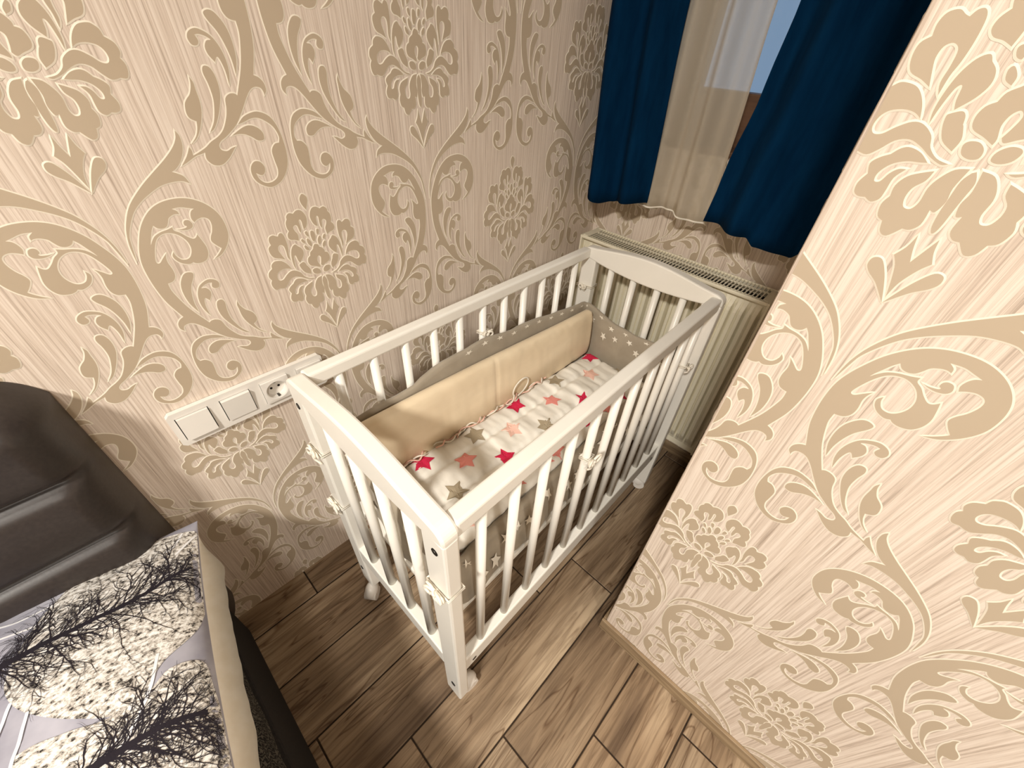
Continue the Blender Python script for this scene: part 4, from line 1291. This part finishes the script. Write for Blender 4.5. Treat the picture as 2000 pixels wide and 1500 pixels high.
# pillow with a printed leaf-and-tree cover
AN = math.radians(-10)
E1 = Vector((math.cos(AN), math.sin(AN), 0)); E2 = Vector((math.sin(AN), -math.cos(AN), 0))
PO = Vector((0.085, 0.279, 0)) - 0.022 * E1
LS, LT = 0.54, 0.60
def pil_top(s, t):
    a = max(-1, min(1, 2 * s / LS - 1)); b = max(-1, min(1, 2 * t / LT - 1))
    return 0.475 + 0.085 * ((1 - a * a) ** 0.55) * ((1 - b * b) ** 0.55)
def pil_bot(s, t):
    a = max(-1, min(1, 2 * s / LS - 1)); b = max(-1, min(1, 2 * t / LT - 1))
    return 0.475 - 0.042 * min(1.0, 1.6 * ((1 - a * a) ** 0.45) * ((1 - b * b) ** 0.45))
def pil_xy(s, t):
    a, b = 2 * s / LS - 1, 2 * t / LT - 1
    ca, cb = 1 - 0.045 * (1 - b * b) ** 0 * 0, 1
    # sides pulled in between the corner ears
    s2 = LS / 2 * (1 + a * (1 - 0.05 * (1 - b * b)))
    t2 = LT / 2 * (1 + b * (1 - 0.03 * (1 - a * a)))
    return PO + E1 * s2 + E2 * t2
def pil_wr(s, t):
    return 0.0035 * nz(s * 16, t * 16, 1.7) + 0.0015 * nz(s * 50, t * 50, 4)
def pil_pt(s, t, up=0.0):
    p = pil_xy(s, t)
    a = max(-1, min(1, 2 * s / LS - 1)); b = max(-1, min(1, 2 * t / LT - 1))
    e = min(1.0, 5 * (1 - abs(a))) * min(1.0, 5 * (1 - abs(b)))
    return Vector((p.x, p.y, pil_top(s, t) + pil_wr(s, t) * e + up))
n = 56
par = [0.5 - 0.5 * math.cos(PI * i / n) for i in range(n + 1)]
V, F, I = [], [], []
for i in range(n + 1):
    for j in range(n + 1):
        V.append(pil_pt(par[i] * LS, par[j] * LT))
nb = len(V)
for i in range(n + 1):
    for j in range(n + 1):
        s, t = par[i] * LS, par[j] * LT
        p = pil_xy(s, t)
        zb = pil_bot(s, t) - 0.0002
        # the white back of the cover bulges out beyond the printed face
        fl = 0.026 * interp(s, [(0.03, 0.0), (0.12, 1.0), (0.42, 1.0), (0.53, 0.2)]) * math.exp(-t / 0.03)
        p = p - E2 * fl * (1 + 0.25 * nz(s * 22, 1.0))
        zb = min(zb, 0.475 - 0.022 * (fl / 0.026))
        V.append((p.x, p.y, zb))
for i in range(n):
    for j in range(n):
        a = i * (n + 1) + j
        F.append((a, a + 1, a + n + 2, a + n + 1)); I.append(0)
        b = a + nb
        F.append((b, b + n + 1, b + n + 2, b + 1)); I.append(1)
for i in range(n):
    for j in (0, n):
        a = i * (n + 1) + j; b = a + n + 1
        F.append((a, b, b + nb, a + nb)); I.append(1)
        a = j * (n + 1) + i; b = a + 1
        F.append((a, b, b + nb, a + nb)); I.append(1)
M['lavender'] = noise_mat('grey_lavender_cotton', [(0.35, srgb(154, 153, 166)), (0.65, srgb(186, 185, 196))], (14, 14, 14), rough=0.85, bump=0.15, bumpdist=0.002)
M['leafprint'] = noise_mat('speckled_leaf_print', [(0.37, srgb(46, 42, 40)), (0.47, srgb(190, 183, 174)), (0.60, srgb(244, 242, 238))], (190, 110, 190), rough=0.85, detail=4, nrough=0.7)
M['ink'] = new_mat('dark_ink_print', srgb(28, 22, 32), 0.85)
M['whiteink'] = new_mat('white_ink_print', srgb(244, 244, 246), 0.85)
pillow = mesh_obj('bed_pillow', V, F, [M['lavender'], M['white_cloth']], None, smooth=True, midx=I)
bmx = bmesh.new(); bmx.from_mesh(pillow.data); bmesh.ops.remove_doubles(bmx, verts=bmx.verts[:], dist=0.00005); bmesh.ops.recalc_face_normals(bmx, faces=bmx.faces[:]); bmx.to_mesh(pillow.data); bmx.free()
tag(pillow, 'grey and white pillow printed with speckled leaves and black bare trees on the bed', 'pillow')
PRINT = {
 'leaf1':[(0.198, 0.2057), (0.1567, 0.2001), (0.0892, 0.1804), (0.0333, 0.144), (0.0126, 0.08), (0.0333, 0.0038), (0.0934, 0.0025), (0.1798, 0.0098), (0.2323, 0.0218), (0.269, 0.0482), (0.3071, 0.0706), (0.3131, 0.095), (0.2942, 0.1319), (0.2694, 0.1644), (0.2382, 0.1916)],
 'leaf2':[(0.3142, 0.1879), (0.3007, 0.1755), (0.3038, 0.1452), (0.3121, 0.0997), (0.3033, 0.0655), (0.2806, 0.0412), (0.2831, 0.0208), (0.3243, 0.0147), (0.3682, 0.0122), (0.4079, 0.0113), (0.454, 0.0138), (0.4238, 0.0748), (0.3726, 0.1488)],
 'trunk1':[(0.1717, 0.2309), (0.1678, 0.2176), (0.1579, 0.1749), (0.1526, 0.1281), (0.1426, 0.0778), (0.1255, 0.0417), (0.1105, 0.0087)],
 'trunk2':[(0.3632, 0.1363), (0.3615, 0.1191), (0.3568, 0.0921), (0.3539, 0.0687), (0.353, 0.0446), (0.3571, 0.011)],
 'w1':[(0.0796, 0.2477), (0.0897, 0.2132), (0.0842, 0.1757)],
 'w2':[(0.1119, 0.239), (0.1169, 0.2021), (0.1121, 0.1764)],
 'w3':[(0.2316, 0.1945), (0.2488, 0.1992), (0.2854, 0.2058)],
 'w4':[(0.2538, 0.178), (0.2787, 0.1821), (0.3142, 0.1879)],
 'w5':[(0.2514, 0.0514), (0.2924, 0.0598), (0.3251, 0.074), (0.3553, 0.0944)],
 'w6':[(0.0226, 0.0212), (0.0528, 0.0306), (0.0625, 0.0442)],
 'w7':[(0.0373, 0.001), (0.052, 0.0121), (0.0738, 0.0276)],
}
def inside(q):
    return 0.002 <= q[0] <= LS - 0.002 and 0.0015 <= q[1] <= LT - 0.002
def clampst(q):
    return (min(max(q[0], 0.002), LS - 0.002), min(max(q[1], 0.0008), LT - 0.002))
def leaf_print(name, pts, mat, up):
    o = [clampst((q.x, q.y)) for q in catmull([(a, b - (0.012 if b < 0.03 else 0), 0) for a, b in pts], 5, True)]
    # fill with a fine grid clipped to the outline so that it follows the pillow
    bm = bmesh.new()
    f = bm.faces.new([bm.verts.new((a, b, 0)) for a, b in o])
    bmesh.ops.triangulate(bm, faces=[f])
    mn = (min(a for a, b in o), min(b for a, b in o)); mx = (max(a for a, b in o), max(b for a, b in o))
    st = 0.011
    k = mn[0] + st
    while k < mx[0]:
        bmesh.ops.bisect_plane(bm, geom=bm.verts[:] + bm.edges[:] + bm.faces[:], plane_co=(k, 0, 0), plane_no=(1, 0, 0)); k += st
    k = mn[1] + st
    while k < mx[1]:
        bmesh.ops.bisect_plane(bm, geom=bm.verts[:] + bm.edges[:] + bm.faces[:], plane_co=(0, k, 0), plane_no=(0, 1, 0)); k += st
    for v in bm.verts:
        v.co = pil_pt(v.co.x, v.co.y, up)
    bmesh.ops.recalc_face_normals(bm, faces=bm.faces[:])
    return bm_obj(name, bm, mat, pillow, smooth=True)
def strip(V, F, pts, w0, w1, up):
    pts = [clampst(q) for q in pts]
    base = len(V)
    m = len(pts)
    for i, (s, t) in enumerate(pts):
        a = pts[max(i - 1, 0)]; b = pts[min(i + 1, m - 1)]
        d = Vector((b[0] - a[0], b[1] - a[1]))
        if d.length < 1e-7: d = Vector((1, 0))
        d.normalize()
        w = (w0 + (w1 - w0) * i / (m - 1)) / 2
        for sg in (-1, 1):
            V.append(pil_pt(s - d.y * w * sg, t + d.x * w * sg, up))
    for i in range(m - 1):
        F.append((base + 2 * i, base + 2 * i + 1, base + 2 * i + 3, base + 2 * i + 2))
def tree_print(key, seed, w0, w1, ang_sign=1):
    rd = random.Random(seed)
    V, F = [], []
    tr = [(q.x, q.y) for q in catmull([(a, b, 0) for a, b in PRINT[key]], 8)]
    strip(V, F, tr, w0, w1, 0.0022)
    def grow(s, t, ang, ln, w, depth):
        pts = [(s, t)]
        k = 7
        for i in range(k):
            ang += rd.uniform(-0.32, 0.32)
            s += math.cos(ang) * ln / k; t += math.sin(ang) * ln / k
            if not inside((s, t)):
                break
            pts.append((s, t))
            if depth > 0 and rd.random() < 0.50:
                grow(s, t, ang + rd.choice((-1, 1)) * rd.uniform(0.4, 0.9), ln * rd.uniform(0.4, 0.65), w * 0.6, depth - 1)
        if len(pts) > 1:
            strip(V, F, pts, w, w * 0.4, 0.0019)
    m = len(tr)
    for i in range(4, m - 2):
        a, b = tr[i], tr[i + 1]
        base = math.atan2(b[1] - a[1], b[0] - a[0])
        for sg in (-1, 1):
            if rd.random() < 0.85:
                grow(a[0], a[1], base + sg * rd.uniform(0.5, 1.1), rd.uniform(0.03, 0.075), rd.uniform(0.0012, 0.0022), 2)
    mesh_obj('tree_print', V, F, M['ink'], pillow)
leaf_print('leaf_print', PRINT['leaf1'], M['leafprint'], 0.0012)
leaf_print('leaf_print', PRINT['leaf2'], M['leafprint'], 0.0012)
tree_print('trunk1', 3, 0.011, 0.005)
tree_print('trunk2', 8, 0.010, 0.006)
for k in ('w1', 'w2', 'w3', 'w4', 'w5', 'w6', 'w7'):
    V, F = [], []
    strip(V, F, [(q.x, q.y) for q in catmull([(a, b, 0) for a, b in PRINT[k]], 6)], 0.0035, 0.0035, 0.0016)
    mesh_obj('stem_print', V, F, M['whiteink'], pillow)
